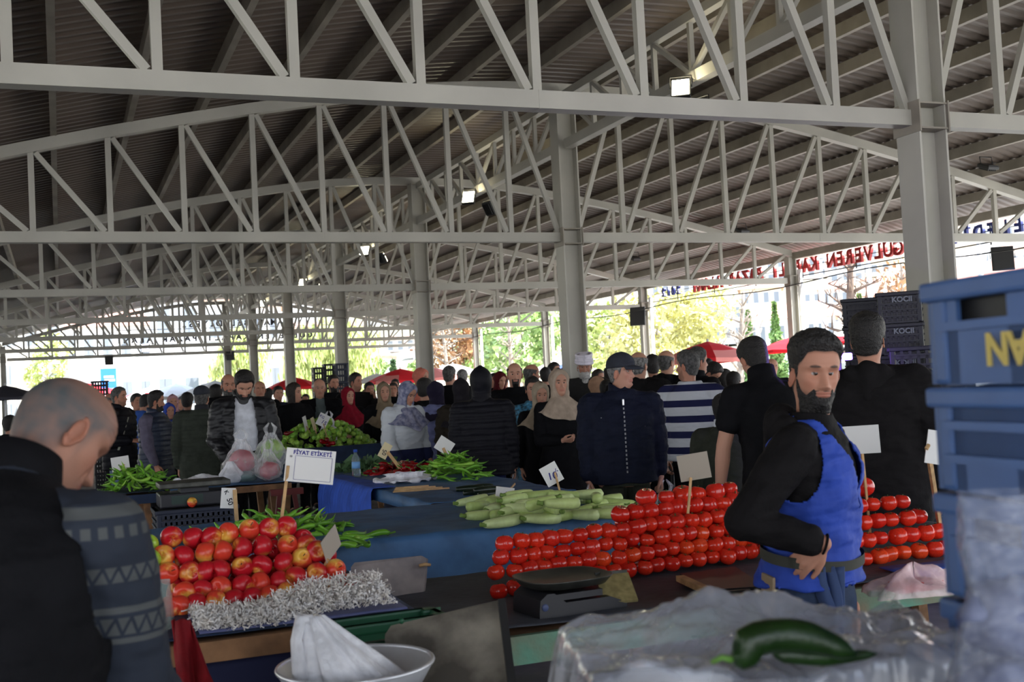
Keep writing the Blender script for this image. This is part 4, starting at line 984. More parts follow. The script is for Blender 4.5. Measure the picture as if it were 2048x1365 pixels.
for lv, (xa, n) in enumerate([(1.40,20),(1.43,20),(1.46,19),(1.49,18),(2.00,9),(2.14,6)]):
    for j in range(n):
        s = (.066 if lv < 3 else .070)+rng.uniform(-.005,.006)+(.010 if lv > 3 and j % 2 == 0 else 0)
        x = xa+.0605*j*(1.08 if lv == 4 else 1.25 if lv > 4 else 1)+rng.uniform(-.005,.005); y = 3.80+.032*lv+rng.uniform(-.01,.01)-(.05 if lv == 0 and j < 4 else 0)+(.02*(x-1.4) if lv < 4 else .04)
        tomato((x, y, ZT+.034+.046*lv+rng.uniform(-.004,.006)+(.012*(x-1.4))), s, f'red tomato, {ordn(j)} from left, {LV[lv]} row of the long tomato wall', 'tomatoes in the long wall')
for lv in range(4):
    for j in range(9): tomato((2.02+.064*j, 3.90+.03*lv, ZT+.045+.048*lv), .064, 'red tomato inside the long tomato wall behind its front rows', 'tomatoes inside the long wall')
for lv, (xa, n) in enumerate([(2.63,9),(2.62,9),(2.63,8),(2.64,7),(2.64,4),(2.69,2)]):
    for j in range(n):
        big = lv > 3; s = .068+rng.uniform(-.005,.008)+(.018 if big else 0)
        tomato((xa+.066*j*(1.25 if big else 1)+rng.uniform(-.006,.006), 3.50+.034*lv+rng.uniform(-.012,.012), ZT+.036+.060*lv+(.006 if big else 0)), s, f'red tomato, {ordn(j)} from left, {LV[lv]} row of pile by the blue crates', 'tomatoes in the pile by the crates')
for k, (px, py) in enumerate([(1775,1125),(1882,1132)]):
    p = onZ(px, py, ZT+.01); b = MB(); b.ell((0,0,0), (.018,.010,.004), 10); tag(b.build('tomato_scrap', TOM[0], None, p), 'squashed tomato scrap on the dark cover, '+('left' if k == 0 else 'right')+' one', 'scrap')
# ------------------------------------------------------------ peppers, zucchini
def pepper_mesh(name, m, L, r, bend, seed, flat=False):
    q = np.linspace(0, 1, 14); rr = r*np.interp(q, [0,.04,.12,.35,.8,1], [.35,.8,1,.92,.5,.06]); k = np.random.default_rng(seed)
    a = bend*q; x = L*np.where(abs(bend) > .01, np.sin(a)/bend, q); y = L*(1-np.cos(a))/bend; zz2 = .01*np.sin(q*5+seed)
    v, f_ = tube(np.stack([x-L*.45, y, zz2], 1), rr, 10); v = v+normals(v, [f for f in f_ if len(f) == 4])*(n3(v, 60, seed)*.0025)[:,None]
    return raw_mesh(name, v, f_, m)
GP = [mat(f'green_pepper_{k}', lin(c), .3, var=.15, vscale=10) for k, c in enumerate([(.45,.68,.20),(.38,.60,.16),(.55,.74,.26)])]
RP = [mat(f'red_pepper_{k}', lin(c), .22, var=.25, vscale=10) for k, c in enumerate([(.55,.05,.07),(.42,.04,.06)])]
PG = [pepper_mesh('green_pepper', GP[k % 3], .17+.02*(k % 3), .014, [.6,1.2,2.0,-.8,1.6][k % 5], k) for k in range(5)]
PR = [pepper_mesh('red_pepper', RP[k % 2], .13, .026, [.5,1.,-.7][k], k+9) for k in range(3)]
b = MB(); b.tube([(-.075,0,0),(-.09,.002,.004),(-.115,.012,.010)], [.008,.004,.005], 6); PST = b.mesh('stem', mat('green_stem', lin((.35,.52,.20)), .6))
def heap(name, meshes, stem, n, c, rx, ry, h, lab, cat, grp, s=1., seed=0, tilt=.5, side=None):
    r = np.random.default_rng(seed); L = {}
    for k in range(n):
        if k < n*.25: u, a = r.uniform(0, .95)**.5, r.uniform(0, 2*PI); f_ = r.uniform(.1, .8)
        else: u, a = r.uniform(0, 1)**.6, r.uniform(0, 2*PI); f_ = 1.
        x, y = c[0]+rx*u*math.cos(a), c[1]+ry*u*math.sin(a); z = c[2]+max(.014*s, h*f_*(1-u**1.7))+.006
        o = tag(link(name, meshes[r.integers(len(meshes))]), lab, cat, grp); o.location = (x, y, z); sl = h/rx*u
        o.rotation_euler = Euler((r.uniform(-tilt,tilt), r.uniform(-tilt,tilt)*.6, r.uniform(0, 6.28))); o.scale = (s*r.uniform(.85,1.1),)*3
        if stem: link('stem', stem, o)
c = onZ(905, 960, ZZ); heap('green_pepper', PG, PST, 95, (c[0]+.05, c[1]+.08, ZZ), .22, .36, .16, 'long green pepper in the tall heap under the blank white tag', 'pepper', 'green peppers in the tall heap', s=.85, seed=1)
c = onZ(805, 950, ZZ); heap('red_pepper', PR, PST, 60, (c[0]+.02, c[1]+.05, ZZ), .27, .34, .08, 'dark red pepper in the low red heap on the blue cover', 'pepper', 'red peppers', seed=2)
c = onZ(268, 972, ZM); heap('green_pepper', PG, PST, 75, (c[0], 9.72, ZM), .27, .34, .17, 'curled green pepper in the heap behind the bald man', 'pepper', 'curled green peppers', s=1.05, seed=3, tilt=.9)
c = onZ(560, 1080, ZZ); heap('green_pepper', PG, PST, 95, (.88, 5.38, ZZ), .38, .26, .09, 'bright green pepper in the heap behind the apple pile', 'pepper', 'green peppers behind the apples', s=.85, seed=4, tilt=.7)
for k, (px, py) in enumerate([(712,1078),(722,1070),(735,1076),(700,1085),(728,1082),(690,1092),(742,1070)]):
    p = onZ(px, py, ZZ+.015); o = tag(link('green_pepper', PG[k % 5]), 'loose green pepper lying right of the heap behind the grey tag', 'pepper', 'loose green peppers'); o.location = [float(v) for v in p]; o.rotation_euler = (.1,0,k*.5-.4); link('stem', PST, o)
BELL = [mat(f'bell_pepper_{k}', lin(c), .3, var=.2, vscale=9) for k, c in enumerate([(.58,.75,.28),(.65,.80,.34),(.48,.68,.25)])]
def bell_mesh(k):
    th = np.linspace(0, PI, 14); n = 20; a = np.arange(n)*2*PI/n; r = np.sin(th)**.6*(1-.25*smoothstep(1.6, 0, th)); z = -np.cos(th)*1.1; z = np.where(th > 2.5, z-.25*smoothstep(2.5, PI, th), z)
    lob = 1+.09*np.cos(a*4); V = np.stack([np.outer(np.maximum(r,1e-3), np.cos(a)*lob), np.outer(np.maximum(r,1e-3), np.sin(a)*lob), np.repeat(z[:,None], n, 1)], -1).reshape(-1,3)*.032
    return raw_mesh('bell_pepper', V, grid_faces(14, n), BELL[k])
BM = [bell_mesh(k) for k in range(3)]
heap('bell_pepper', BM, None, 300, (pm[0]+.0, pm[1]+.2, .86), .64, .46, .36, 'small light green pepper in the far mound in front of the grey-bearded shoppers', 'pepper', 'green peppers in the far mound', s=.85, seed=6, tilt=1.4)
for k, (px, py) in enumerate([(650,884),(656,880),(661,888),(655,890),(575,868)]):
    p = at(px, py, 12.25); o = tag(link('red_pepper', PR[k % 3]), f'red pepper lying on the far green mound, {ordn(k)} of five', 'pepper', 'red peppers on the mound'); o.location = [float(v) for v in p]; o.rotation_euler = (.5,.3,k*1.3)
ZUC = [mat(f'zucchini_{k}', lin(c), .35, var=.10, vscale=25) for k, c in enumerate([(.77,.84,.54),(.72,.80,.48),(.80,.86,.60)])]
def zuc_mesh(k):
    q = np.linspace(0, 1, 18); L = .185+.02*k; rr = .0285*np.interp(q, [0,.03,.1,.3,.65,.93,.985,1], [.35,.55,.72,.86,1,.95,.62,.2]); bd = [.35,-.3,.15][k]
    v, f_ = tube(np.stack([L*(q-.5), bd*L*(q-.5)**2, 0*q], 1), rr, 14); return raw_mesh('zucchini', v, f_, ZUC[k])
ZME = [zuc_mesh(k) for k in range(3)]
b = MB(); b.tube([(-.098,0,0),(-.112,.002,.001),(-.128,.004,.004)], [.013,.010,.0115], 7); ZST = b.mesh('stem', mat('zucchini_stem', lin((.45,.56,.25)), .7))
zl = [(975,1003,.2,0),(1000,1005,.4,0),(945,1002,.1,0),(1030,998,.3,1),(1075,992,-.5,1),(1110,1000,-.7,1),(1060,1008,.3,1),(1010,1012,.25,0),(985,1018,.9,0),(960,1032,.3,0),(1005,1028,.7,0),(1068,1026,-.35,0),(1110,1018,1.5,1),(1120,1033,.2,0),(1005,1045,.15,0),(1040,1038,-.1,0),(1150,1025,-.3,0),(1162,1030,-1.1,0),(1190,1015,.2,0),(1215,1018,-.2,0),(1240,1022,-.4,0),(1175,1000,-.6,0),(1195,995,1.2,1),(1170,990,-.9,1),(1215,1000,-.35,0),(1235,1008,-.5,0),(1085,1038,.1,0),(1040,990,.1,1),(1130,992,-.4,1),(1150,1002,.3,0),(1205,1028,-.6,0),(960,1012,.5,0),(1030,1018,.5,1),(1125,1008,-.2,2),(1085,1005,.35,2),(1050,1018,-.3,1)]
for k, (px, py, a, lv) in enumerate(zl):
    z = ZZ+.034+.042*lv; p = onZ(px, py, z); o = tag(link('zucchini', ZME[k % 3]), f'pale green zucchini, {ordn(k)} of the {"top" if lv > 1 else "upper" if lv else "base"} ones in the heap', 'zucchini', 'zucchini heap')
    o.location = [float(v) for v in p]; o.rotation_euler = (rng.uniform(-.3,.3), rng.uniform(-.12,.12), a+(PI if k % 3 == 1 else 0)); link('stem', ZST, o); o.scale = (.88,.95,.95)
AUB = mat('dark_cucumber', lin((.09,.14,.08)), .35, var=.3, vscale=20)
for k, (px, py, a) in enumerate([(955,985,-.1),(975,980,.1),(940,978,-.3),(985,988,.05),(962,975,.2)]):
    p = onZ(px, py, ZZ+.025+.02*(k % 2)); v, f_ = tube(np.stack([np.linspace(-.085,.085,10), .008*np.sin(np.linspace(0,PI,10)), 0*np.arange(10)], 1), .021*np.sin(np.linspace(.35,PI-.35,10))**.4, 12)
    o = tag(link('cucumber', raw_mesh('cucumber', v, f_, AUB)), f'dark green cucumber in the black tray behind the zucchini, {ordn(k)} of five', 'cucumber', 'dark cucumbers'); o.location = [float(v) for v in p]; o.rotation_euler = (0,0,a)
# carrots and greens by the bottle
CAR = mat('carrot', lin((.85,.38,.12)), .5); c0 = onZ(700, 945, ZZ)
for k in range(9):
    v, f_ = tube([(0,0,0),(.06,.004,0),(.12,0,0)], [.013,.011,.003], 8); o = tag(link('carrot', raw_mesh('carrot', v, f_, CAR)), 'small orange carrot beside the water bottle', 'carrot', 'carrots'); p = c0+[rng.uniform(-.10,.04), rng.uniform(-.25,.3), 0]; o.location = (p[0]+.2, p[1], ZZ+.02+.014*(k % 3)); o.rotation_euler = (0,.1,rng.uniform(-.5,.5))
b = MB(); c1 = onZ(740, 945, ZZ)
for k in range(420):
    p = np.array([c1[0]+rng.normal()*.12, c1[1]+.1+rng.normal()*.18, ZZ+.015+abs(rng.normal())*.03]); d1 = rng.normal(size=3)*.025; d2 = rng.normal(size=3)*.018
    V = np.array([p-d1, p-d2, p+d1, p+d2]); V[:,2] = np.maximum(V[:,2], ZZ+.012); b.add(V, [(0,1,2,3)])
tag(b.build('parsley_leaves', LEAF['dark']), 'dark green parsley leaves spread behind the water bottle', 'parsley', kind='stuff')
# ------------------------------------------------------------ films, bags
def film(name, col=(.9,.9,.92), lo=.12, hi=.55, rough=.12, scale=9., bump=.6):
    m = bpy.data.materials.new(name); m.use_nodes = True; nt = m.node_tree; b = nt.nodes['Principled BSDF']; out = nt.nodes['Material Output']
    b.inputs['Base Color'].default_value = tuple(col)+(1,); b.inputs['Roughness'].default_value = rough; b.inputs['Specular IOR Level'].default_value = .8
    tr = nt.nodes.new('ShaderNodeBsdfTransparent'); mx = nt.nodes.new('ShaderNodeMixShader'); n = nt.nodes.new('ShaderNodeTexNoise'); n.inputs['Scale'].default_value = scale; n.inputs['Detail'].default_value = 4
    tc = nt.nodes.new('ShaderNodeTexCoord'); nt.links.new(tc.outputs['Object'], n.inputs['Vector'])
    lw = nt.nodes.new('ShaderNodeLayerWeight'); lw.inputs['Blend'].default_value = .35
    mr = nt.nodes.new('ShaderNodeMapRange'); mr.inputs['From Min'].default_value = .35; mr.inputs['From Max'].default_value = .7; mr.inputs['To Min'].default_value = lo; mr.inputs['To Max'].default_value = hi; nt.links.new(n.outputs['Fac'], mr.inputs['Value'])
    ad = nt.nodes.new('ShaderNodeMath'); ad.operation = 'MULTIPLY_ADD'; nt.links.new(lw.outputs['Facing'], ad.inputs[0]); ad.inputs[1].default_value = .45; nt.links.new(mr.outputs['Result'], ad.inputs[2]); ad.use_clamp = True
    nt.links.new(ad.outputs[0], mx.inputs[0]); nt.links.new(tr.outputs[0], mx.inputs[1]); nt.links.new(b.outputs[0], mx.inputs[2]); nt.links.new(mx.outputs[0], out.inputs['Surface'])
    bp = nt.nodes.new('ShaderNodeBump'); bp.inputs['Strength'].default_value = bump; bp.inputs['Distance'].default_value = .01; n2 = nt.nodes.new('ShaderNodeTexNoise'); n2.inputs['Scale'].default_value = scale*5; nt.links.new(tc.outputs['Object'], n2.inputs['Vector']); nt.links.new(n2.outputs['Fac'], bp.inputs['Height']); nt.links.new(bp.outputs['Normal'], b.inputs['Normal'])
    return m
FILM = film('clear_plastic_film', lo=.05, hi=.32); FILMW = film('milky_plastic_film', (.85,.85,.88), .5, .9, .3); FILMB = film('bluish_clear_film', (.30,.33,.44), .15, .45, .15, 14); FILMP = film('pinkish_plastic_film', (.85,.6,.6), .3, .7, .2)
def bag(lab, p, w, h, m, d=None, seed=0, neck=.22, grp=None, handles=True, name='plastic_bag', flu=1.):
    """a tied or hanging carrier bag whose top is at p"""
    d = d or w*.75; n = 44; q = np.linspace(0, 1, 26); a = np.arange(n)*2*PI/n
    prof = np.interp(q, [0,.05,.2,.45,.75,1], [.05,.62,.98,1,.55,neck]); V = []
    for k, t_ in enumerate(q):
        fz = 1+flu*((.05+.22*t_)*np.sin(a*7+seed)*t_+.06*np.sin(a*11+seed*2)*t_)
        V.append(np.stack([prof[k]*w/2*np.cos(a)*fz, prof[k]*d/2*np.sin(a)*fz, 0*a+h*(t_-1)], 1))
    V = np.concatenate(V); V = V+normals(V, grid_faces(26, n))*(n3(V, 26, seed)*.05*w)[:,None]
    t = thing(name, lab, 'bag', p, 0, grp); link('body', raw_mesh('body', V, grid_faces(26, n)+[tuple(range(n))[::-1]], m), t)
    if handles:
        for sx in (-1, 1):
            b = MB(); 
            for k in range(3): b.tube([(sx*w*.10,.01*k,-.02),(sx*w*(.12+.04*k),.0,.04),(sx*.01,0,.085)], [.010,.007,.005], 6)
            b.build('handle', m, t)
    return t
def lump(name, lab, cat, p, r, m, seed=0, amp=.12, sc=3., grp=None):
    v, f_ = ellipsoid((1,1,1), 28); v = v*(1+amp*n3(v, sc, seed)[:,None]); v = v*np.array(r)
    o = tag(link(name, raw_mesh(name, v, [f for f in f_], m)), lab, cat, grp); o.location = [float(i) for i in p]; return o
CABB = mat('cabbage_leaf', lin((.52,.68,.32)), .5, col2=lin((.70,.80,.52)), vscale=12, bump=.6, bscale=16)
PINKV = mat('pink_produce', lin((.62,.18,.26)), .5, col2=lin((.72,.35,.38)), vscale=16)
GREENV = mat('green_produce', lin((.25,.42,.16)), .5, col2=lin((.45,.60,.25)), vscale=14)
p = onZ(482, 965, ZM); bag('clear bag of red produce standing on the blue table before the white T-shirt', (p[0], 9.62, ZM+.36), .30, .355, FILM, .26, 1); lump('red_onions', 'red produce inside the standing clear bag', 'produce', (p[0], 9.62, ZM+.17), (.105,.09,.10), PINKV, 1); lump('grey_parcel', 'grey-green parcel at the bottom of the standing clear bag', 'parcel', (p[0]+.01, 9.60, ZM+.055), (.11,.09,.05), mat('grey_green', lin((.42,.50,.50)), .6), 2)
p = onZ(540, 962, ZM); bag('small tied clear bag of pink produce right of the standing bag', (p[0]-.02, 9.55, ZM+.27), .23, .265, FILM, .2, 4); lump('pink_produce', 'pink produce inside the small tied bag', 'produce', (p[0]-.02, 9.55, ZM+.09), (.09,.075,.075), PINKV, 3)
bag('clear bag with a green cabbage hanging from the young man hand', at(541, 866, 9.75), .27, .31, FILM, .24, 6); lump('cabbage', 'green cabbage inside the bag held by the young man in the white T-shirt', 'cabbage', at(545, 902, 9.75), (.095,.095,.10), CABB, 5, .08)
for k, (px, py, w, h, l) in enumerate([(445,962,.19,.19,'white crumpled bag left of the standing clear bag'),(385,966,.34,.11,'wide pale crumpled bag on the table edge behind the black scale'),(342,970,.12,.09,'small white crumpled packet at the left table corner')]):
    p = onZ(px, py, ZM); bag(l, (p[0], 9.55-.03*k, ZM+h), w, h-.005, FILMW, w*.6, k+10, handles=False)
bag('white crumpled plastic bag lying flat on the blue cover before the red peppers', onZ(810, 968, ZZ)+[0,0,.075], .42, .07, FILMW, .30, 21, .6, handles=False)
p = onZ(835,985,ZZ)
for k in range(4):
    b = MB(); b.tube([(p[0]-.16+.02*k, p[1]+.05*k, ZZ+.012+.004*k), (p[0]+.20-.03*k, p[1]-.04+.05*k, ZZ+.012+.004*k)], .006, 6); tag(b.build('wooden_stick', WOODL), f'loose wooden tag stick lying before the white bag, {ordn(k)} of four', 'stick', 'loose sticks')
# bottle
WATER = mat('clear_pet', (.75,.88,1.), .05, trans=.85, ior=1.2); p = onZ(713, 957, ZZ); t = thing('water_bottle', 'small clear water bottle with blue label and cap on the blue cover', 'bottle', p)
b = MB(); b.lathe([(.0,.002),(.030,.002),(.032,.02),(.032,.13),(.030,.15),(.013,.185),(.013,.20)], 20); b.build('bottle', WATER, t); b = MB(); b.lathe([(.0325,.075),(.0325,.125)], 20); b.build('label', mat('bottle_label', lin((.45,.65,.85)), .5), t); b = MB(); b.lathe([(.0155,.197),(.0155,.217),(.0,.218)], 16); b.build('cap', TARPB, t)
# ------------------------------------------------------------ price tags
CARD = mat('white_card', (.72,.71,.68), .6); CARDG = mat('grey_card_back', lin((.66,.62,.56)), .7); CARDY = mat('cream_card', lin((.84,.78,.62)), .7); INK = mat('blue_ink', lin((.14,.12,.48)), .6); INKK = mat('black_ink', lin((.10,.09,.13)), .6)
def price_tag(lab, px, py, z, w, h, roll=0., yaw=0., base=None, bz=None, m=CARD, text=(), tilt=0., stick_from=None, border=False, stickr=.0045, stickm=WOODL):
    c = at(px, py, z); f = nrm(c-CC); vd = math.atan2(f[0], f[1]); t = thing('price_tag', lab, 'price tag', c, 0, 'price tags on sticks')
    R = Rz(-vd+yaw) @ Rx(tilt) @ Ry(roll)
    b = MB(); b.box((0,0,0), (w,.003,h), R); b.build('card', m, t)
    if base is not None:
        q = (np.array(base) if len(base) == 3 else at(base[0], base[1], bz or z))-c; s0 = R @ np.array([(stick_from or (0,0))[0], .006 if not stick_from or len(stick_from) < 3 else stick_from[2], (stick_from or (0,0))[1]])
        b = MB(); b.bar(s0, q, stickr*2.2, stickr*1.2, (0,1,0)); b.build('stick', stickm, t)
    if border:
        b = MB()
        for (x, zz2, ww, hh) in ((.012,-.007,w*.72,.0012),):
            pass
        for x0, z0, x1, z1 in ((-.055,.034,.078,.034),(-.055,-.052,.078,-.052),(-.055,.034,-.055,-.052),(.078,.034,.078,-.052)):
            b.box(R @ np.array([(x0+x1)/2, -.0022, (z0+z1)/2]), (abs(x1-x0)+.0012,.001,abs(z1-z0)+.0012), R)
        b.build('border', INK, t)
    for s, size, x, zz2, ink, rr in text:
        o = link('lettering', text_data(s, size, .0004, .0006 if size > .02 else .0003, ink), t); mm = R @ Ry(rr) @ np.array([[1,0,0],[0,0,-1],[0,1,0]]); loc = R @ np.array([x,-.0024,zz2])
        o.matrix_local = Matrix(((*mm[0], loc[0]),(*mm[1], loc[1]),(*mm[2], loc[2]),(0,0,0,1)))
price_tag('large white tag headed with blue letters, stuck in the apples', 620, 933, 4.15, .178, .122, -.15*-1, .0, (555,1105), 4.15, CARD, (('FİYAT ETİKETİ', .0205, .005, .046, INK, 0),('10', .010, -.072, .030, INKK, 0)), stick_from=(-.078,-.005,-.005), border=True, stickr=.005)
price_tag('grey-backed tag turned sideways at the right of the apples', 662, 1088, 3.98, .115, .085, -.45, 1.05, (631,1165), 3.98, CARDG, stick_from=(-.05,-.03,-.005))
price_tag('torn white tag reading 50 above the peppers behind the apples', 456, 997, 5.9, .075, .105, .12, .3, (474,1050), 5.9, CARD, (('50', .038, .010, -.018, INKK, 1.2),('K', .03, -.012, .03, INKK, 1.0)), stick_from=(.03,.045,-.006), stickr=.009)
price_tag('blank grey-white tag on a stick over the long tomato wall', 1388, 934, 4.5, .122, .104, -.13, .0, (1371,1085), 4.42, CARDG, stick_from=(-.02,-.04,-.005))
price_tag('tilted white tag with a purple 10 in the zucchini', 1103, 949, 6.0, .094, .108, -.45, .1, (1124,1000), 5.95, CARD, (('10', .055, .0, -.012, INK, .25),('/-', .030, .032, .004, INK, .25)), stick_from=(.02,.0,-.005))
price_tag('small white tag marked 10 lying back on the zucchini heap', 1010, 985, 6.0, .098, .070, .25, .2, (1030,968), 6.25, CARD, (('10', .030, .012, -.012, INK, .2),), tilt=-.85, stick_from=(.02,.02,.004))
price_tag('blank white square tag behind the blue vest', 1722, 880, 4.3, .135, .106, -.03, 0, tuple(onY(1742,1085,3.66)), None, CARD)
price_tag('narrow white tag turned to the blue crates, on a long stick', 1869, 895, 4.0, .062, .118, .2, .5, tuple(onY(1881,1062,3.60)), None, CARD, stick_from=(-.03,.0,-.006), stickr=.009)
price_tag('blank white diamond tag over the tall green pepper heap', 889, 892, 8.6, .125, .11, .62, .1, (902,930), 8.6, CARD, stick_from=(0.,-.02,-.005), stickr=.009)
price_tag('cream tag reading 50 leaning over the red peppers', 770, 902, 8.7, .07, .12, .55, .2, (802,940), 8.7, CARDY, (('50', .045, .0, -.015, INKK, 1.3),), stick_from=(.02,.0,-.005), stickr=.011)
price_tag('white tag with blue writing on a stick in the far green mound', 646, 841, 12.2, .115, .135, .5, 0, (654,875), 12.2, CARD, (('15', .06, .02, -.02, INK, .2),('KG', .04, -.025, .03, INK, .2)), stick_from=(.02,-.03,-.005))
price_tag('narrow cream tag leaning in the far green mound', 627, 848, 12.3, .05, .14, -.35, .8, (633,868), 12.3, CARDY, stick_from=(0.,-.03,-.005))
price_tag('narrow white tag behind the cream one in the far green mound', 611, 848, 12.5, .06, .17, -.3, .9, (621,868), 12.5, CARD, stick_from=(0.,-.03,-.005))
price_tag('blank white tag over the curled green peppers at the left', 241, 930, 9.9, .148, .140, -.10, 0, (238,955), 9.9, CARD, stick_from=(.03,.0,-.005), stickr=.008)
# ------------------------------------------------------------ scales
BLKP = mat('black_plastic', lin((.13,.13,.15)), .35, spec=.5); PAN = mat('worn_steel_pan', lin((.30,.30,.28)), .45, .7, var=.3, vscale=12); BRASS = mat('foil_label', lin((.78,.72,.50)), .25, .6, var=.2, vscale=40)
sc = onZ(1165, 1232, ZT+.005); t = thing('kitchen_scale', 'black flat scale with a worn steel pan before the tomato wall', 'scale', (sc[0], sc[1]+.10, ZT+.008), .05)
b = MB(); rg = []
for x, hh in ((-.155,.02),(-.15,.06),(-.125,.078),(-.10,.078),(-.06,.045),(.06,.045),(.10,.045),(.16,.02)): rg.append(np.array([[x,-.10,0],[x,.10,0],[x,.10,hh],[x,-.10,hh]]))
v, f_ = loft(rg); b.add(v, f_); b.box((-.02,0,.06), (.20,.17,.02)); b.build('body', BLKP, t)
b = MB(); a = np.arange(40)*2*PI/40
rg = [np.stack([sx*np.sign(np.cos(a))*np.abs(np.cos(a))**.6, sy*np.sign(np.sin(a))*np.abs(np.sin(a))**.6, 0*a+zz2], 1) for sx, sy, zz2 in ((.06,.06,.072),(.13,.115,.085),(.150,.135,.108),(.152,.137,.112),(.145,.130,.110),(.12,.11,.098),(.002,.002,.096))]
v, f_ = loft([r+np.array([-.01,.02,0]) for r in rg]); b.add(v, f_, 0, True); b.build('pan', PAN, t)
b = MB(); b.box((.150,-.05,.058), (.115,.125,.010), Rz(-.25) @ Rx(.62)); b.build('display_panel', BRASS, t); b = MB()
for k in range(3): b.ell((-.135+.0*k,-.101,.038), (.012,.004,.012), 12)
b.build('knob', mat('scale_button', lin((.40,.45,.62)), .3), t)
b = MB(); b.bar((.108,.015,.100), (.215,-.012,.100), .012, .012); b.build('display_rim', PAN, t)
p = at(392, 1013, 8.2); t = thing('box_scale', 'black box scale with wide tray on the dark crates at the left', 'scale', (p[0], p[1]+.15, .742), 0)
b = MB(); b.box((0,0,.05), (.50,.34,.10), bev=.012); b.build('body', BLKP, t); b = MB(); b.box((0,0,.155), (.50,.34,.04), bev=.01); b.build('tray', PAN, t); b = MB(); b.box((-.06,-.172,.055), (.22,.006,.06)); b.build('keypad', mat('green_keypad', lin((.10,.20,.17)), .4), t)
b = MB(); b.box((0,0,.118), (.2,.2,.05)); b.build('pillar', BLKP, t)
apple((p[0]-.03, p[1]-.07, .778), .072, 'blush', (1.2,.3,.5), 'single yellow-red apple on the dark crate before the box scale', 'single apple')
PB = p
# ------------------------------------------------------------ crates
def crate(lab, loc, rz, W, D, Hh, m, rows=3, cols=5, grp=None, th=.014, text=None, slots=None, tm=None, flip=False):
    t = thing('plastic_crate', lab, 'crate', loc, rz, grp); 
    b = MB(); b.box((0,0,.008), (W-.02,D-.02,.012)); b.build('base', m, t)
    for sx in (-1, 1):
        for sy in (-1, 1): b = MB(); b.box((sx*(W/2-.018), sy*(D/2-.018), Hh/2), (.036,.036,Hh), bev=.008); b.build('corner_post', m, t)
    for nm, L, R, off in (('side_panel', W, Rz(0), (0,-D/2+th/2)), ('side_panel', W, Rz(PI), (0, D/2-th/2)), ('end_panel', D, Rz(PI/2), (W/2-th/2,0)), ('end_panel', D, Rz(-PI/2), (-W/2+th/2,0))):
        b = MB(); S_ = slots or [(k/rows+.05, (k+1)/rows-.05) for k in range(rows)]
        zs = [0]+[z for s in S_ for z in s]+[1]; L2 = L-.05
        for k in range(0, len(zs), 2): 
            h0, h1 = zs[k]*Hh, zs[k+1]*Hh; b.box(R @ np.array([0,0,(h0+h1)/2]), (L2,th*.5,h1-h0) if abs(R[0,0]) > .5 else (th*.5,L2,h1-h0)); 
            b.box(R @ np.array([0,-.006,h1-.006])*1., (L2,th*1.3,.012) if abs(R[0,0]) > .5 else (th*1.3,L2,.012))
        for k in range(cols+1):
            x = -L2/2+L2*k/cols; b.box(R @ np.array([x,0,Hh/2]), ((L2/cols*.38,th*.5,Hh*.98) if abs(R[0,0]) > .5 else (th*.5,L2/cols*.38,Hh*.98)))
        b.v = [v+np.array([off[0],off[1],0]) for v in b.v]; b.build(nm, m, t)
    b = MB()
    for (cx, cy, dx, dy) in ((0,-D/2,W+.01,.026),(0,D/2,W+.01,.026),(-W/2,0,.026,D+.01),(W/2,0,.026,D+.01)): b.box((cx,cy,Hh-.014), (dx,dy,.028), bev=.006)
    b.build('rim', m, t)
    if text:
        s, size, x, z, face = text; o = link('lettering', text_data(s, size, .001, .002, tm), t); mm = (Rz(face) @ np.array([[1,0,0],[0,0,-1],[0,1,0]])) @ (Rz(PI) if flip else np.eye(3)); lo = Rz(face) @ np.array([x, -(D if abs(math.cos(face)) > .5 else W)/2-.012, z])
        o.matrix_local = Matrix(((*mm[0], lo[0]),(*mm[1], lo[1]),(*mm[2], lo[2]),(0,0,0,1)))
    return t
CBLUE = mat('blue_crate_plastic', lin((.25,.37,.57)), .45, var=.15, vscale=5); CNAVY = mat('navy_crate_plastic', lin((.09,.12,.20)), .5); CBLK = mat('black_crate_plastic', lin((.07,.08,.10)), .5); CGRN = mat('green_crate_plastic', lin((.08,.30,.19)), .45); YEL = mat('yellow_lettering', lin((.80,.72,.40)), .6); GRY = mat('grey_lettering', lin((.42,.44,.46)), .6)
# near stack at the right: its long side faces the camera, the corner post at the left is the far one
fc = at(1858, 620, 1.62); dv = nrm(np.array([*ray(470, 770)[:2], 0])); sd = np.array([dv[1], -dv[0], 0]); W_, D_ = .56, .38; rzc = math.atan2(dv[1], dv[0])
cen = fc-dv*W_/2+sd*D_/2; hC = .148; zt = at(1850, 564, 1.62)[2]
SLA, SLB = [(.60,.81)], [(.68,.86),(.36,.53)]
for k in range(7):
    z0 = zt-hC*(k+1)
    t = crate(['topmost','second','third','fourth','fifth','sixth','lowest'][k]+' blue plastic crate of the stack at the right edge'+(', with yellow upside-down letters' if k == 0 else ''), (cen[0], cen[1], z0), rzc, W_, D_, hC-.003, CBLUE, slots=SLB if k % 2 else SLA, cols=3, grp='blue crates at the right', text=('AKKAN', .058, -.045, .048, PI) if k == 0 else None, tm=YEL, flip=True)
    b = MB(); b.box((0,0,hC/2-.004), (W_-.05,D_-.05,hC-.02)); b.build('dark_infill', DARKM, t)  # invented black block inside, so slots read dark instead of showing bright sky
b = MB(); b.box((0,0,z0/2-.002), (W_-.02,D_-.02,z0-.006)); o = tag(b.build('carton', mat('carton_dark', lin((.12,.13,.17)), .8), None, (cen[0], cen[1], 0)), 'dark carton under the stack of blue crates', 'carton'); o.rotation_euler = (0,0,rzc)
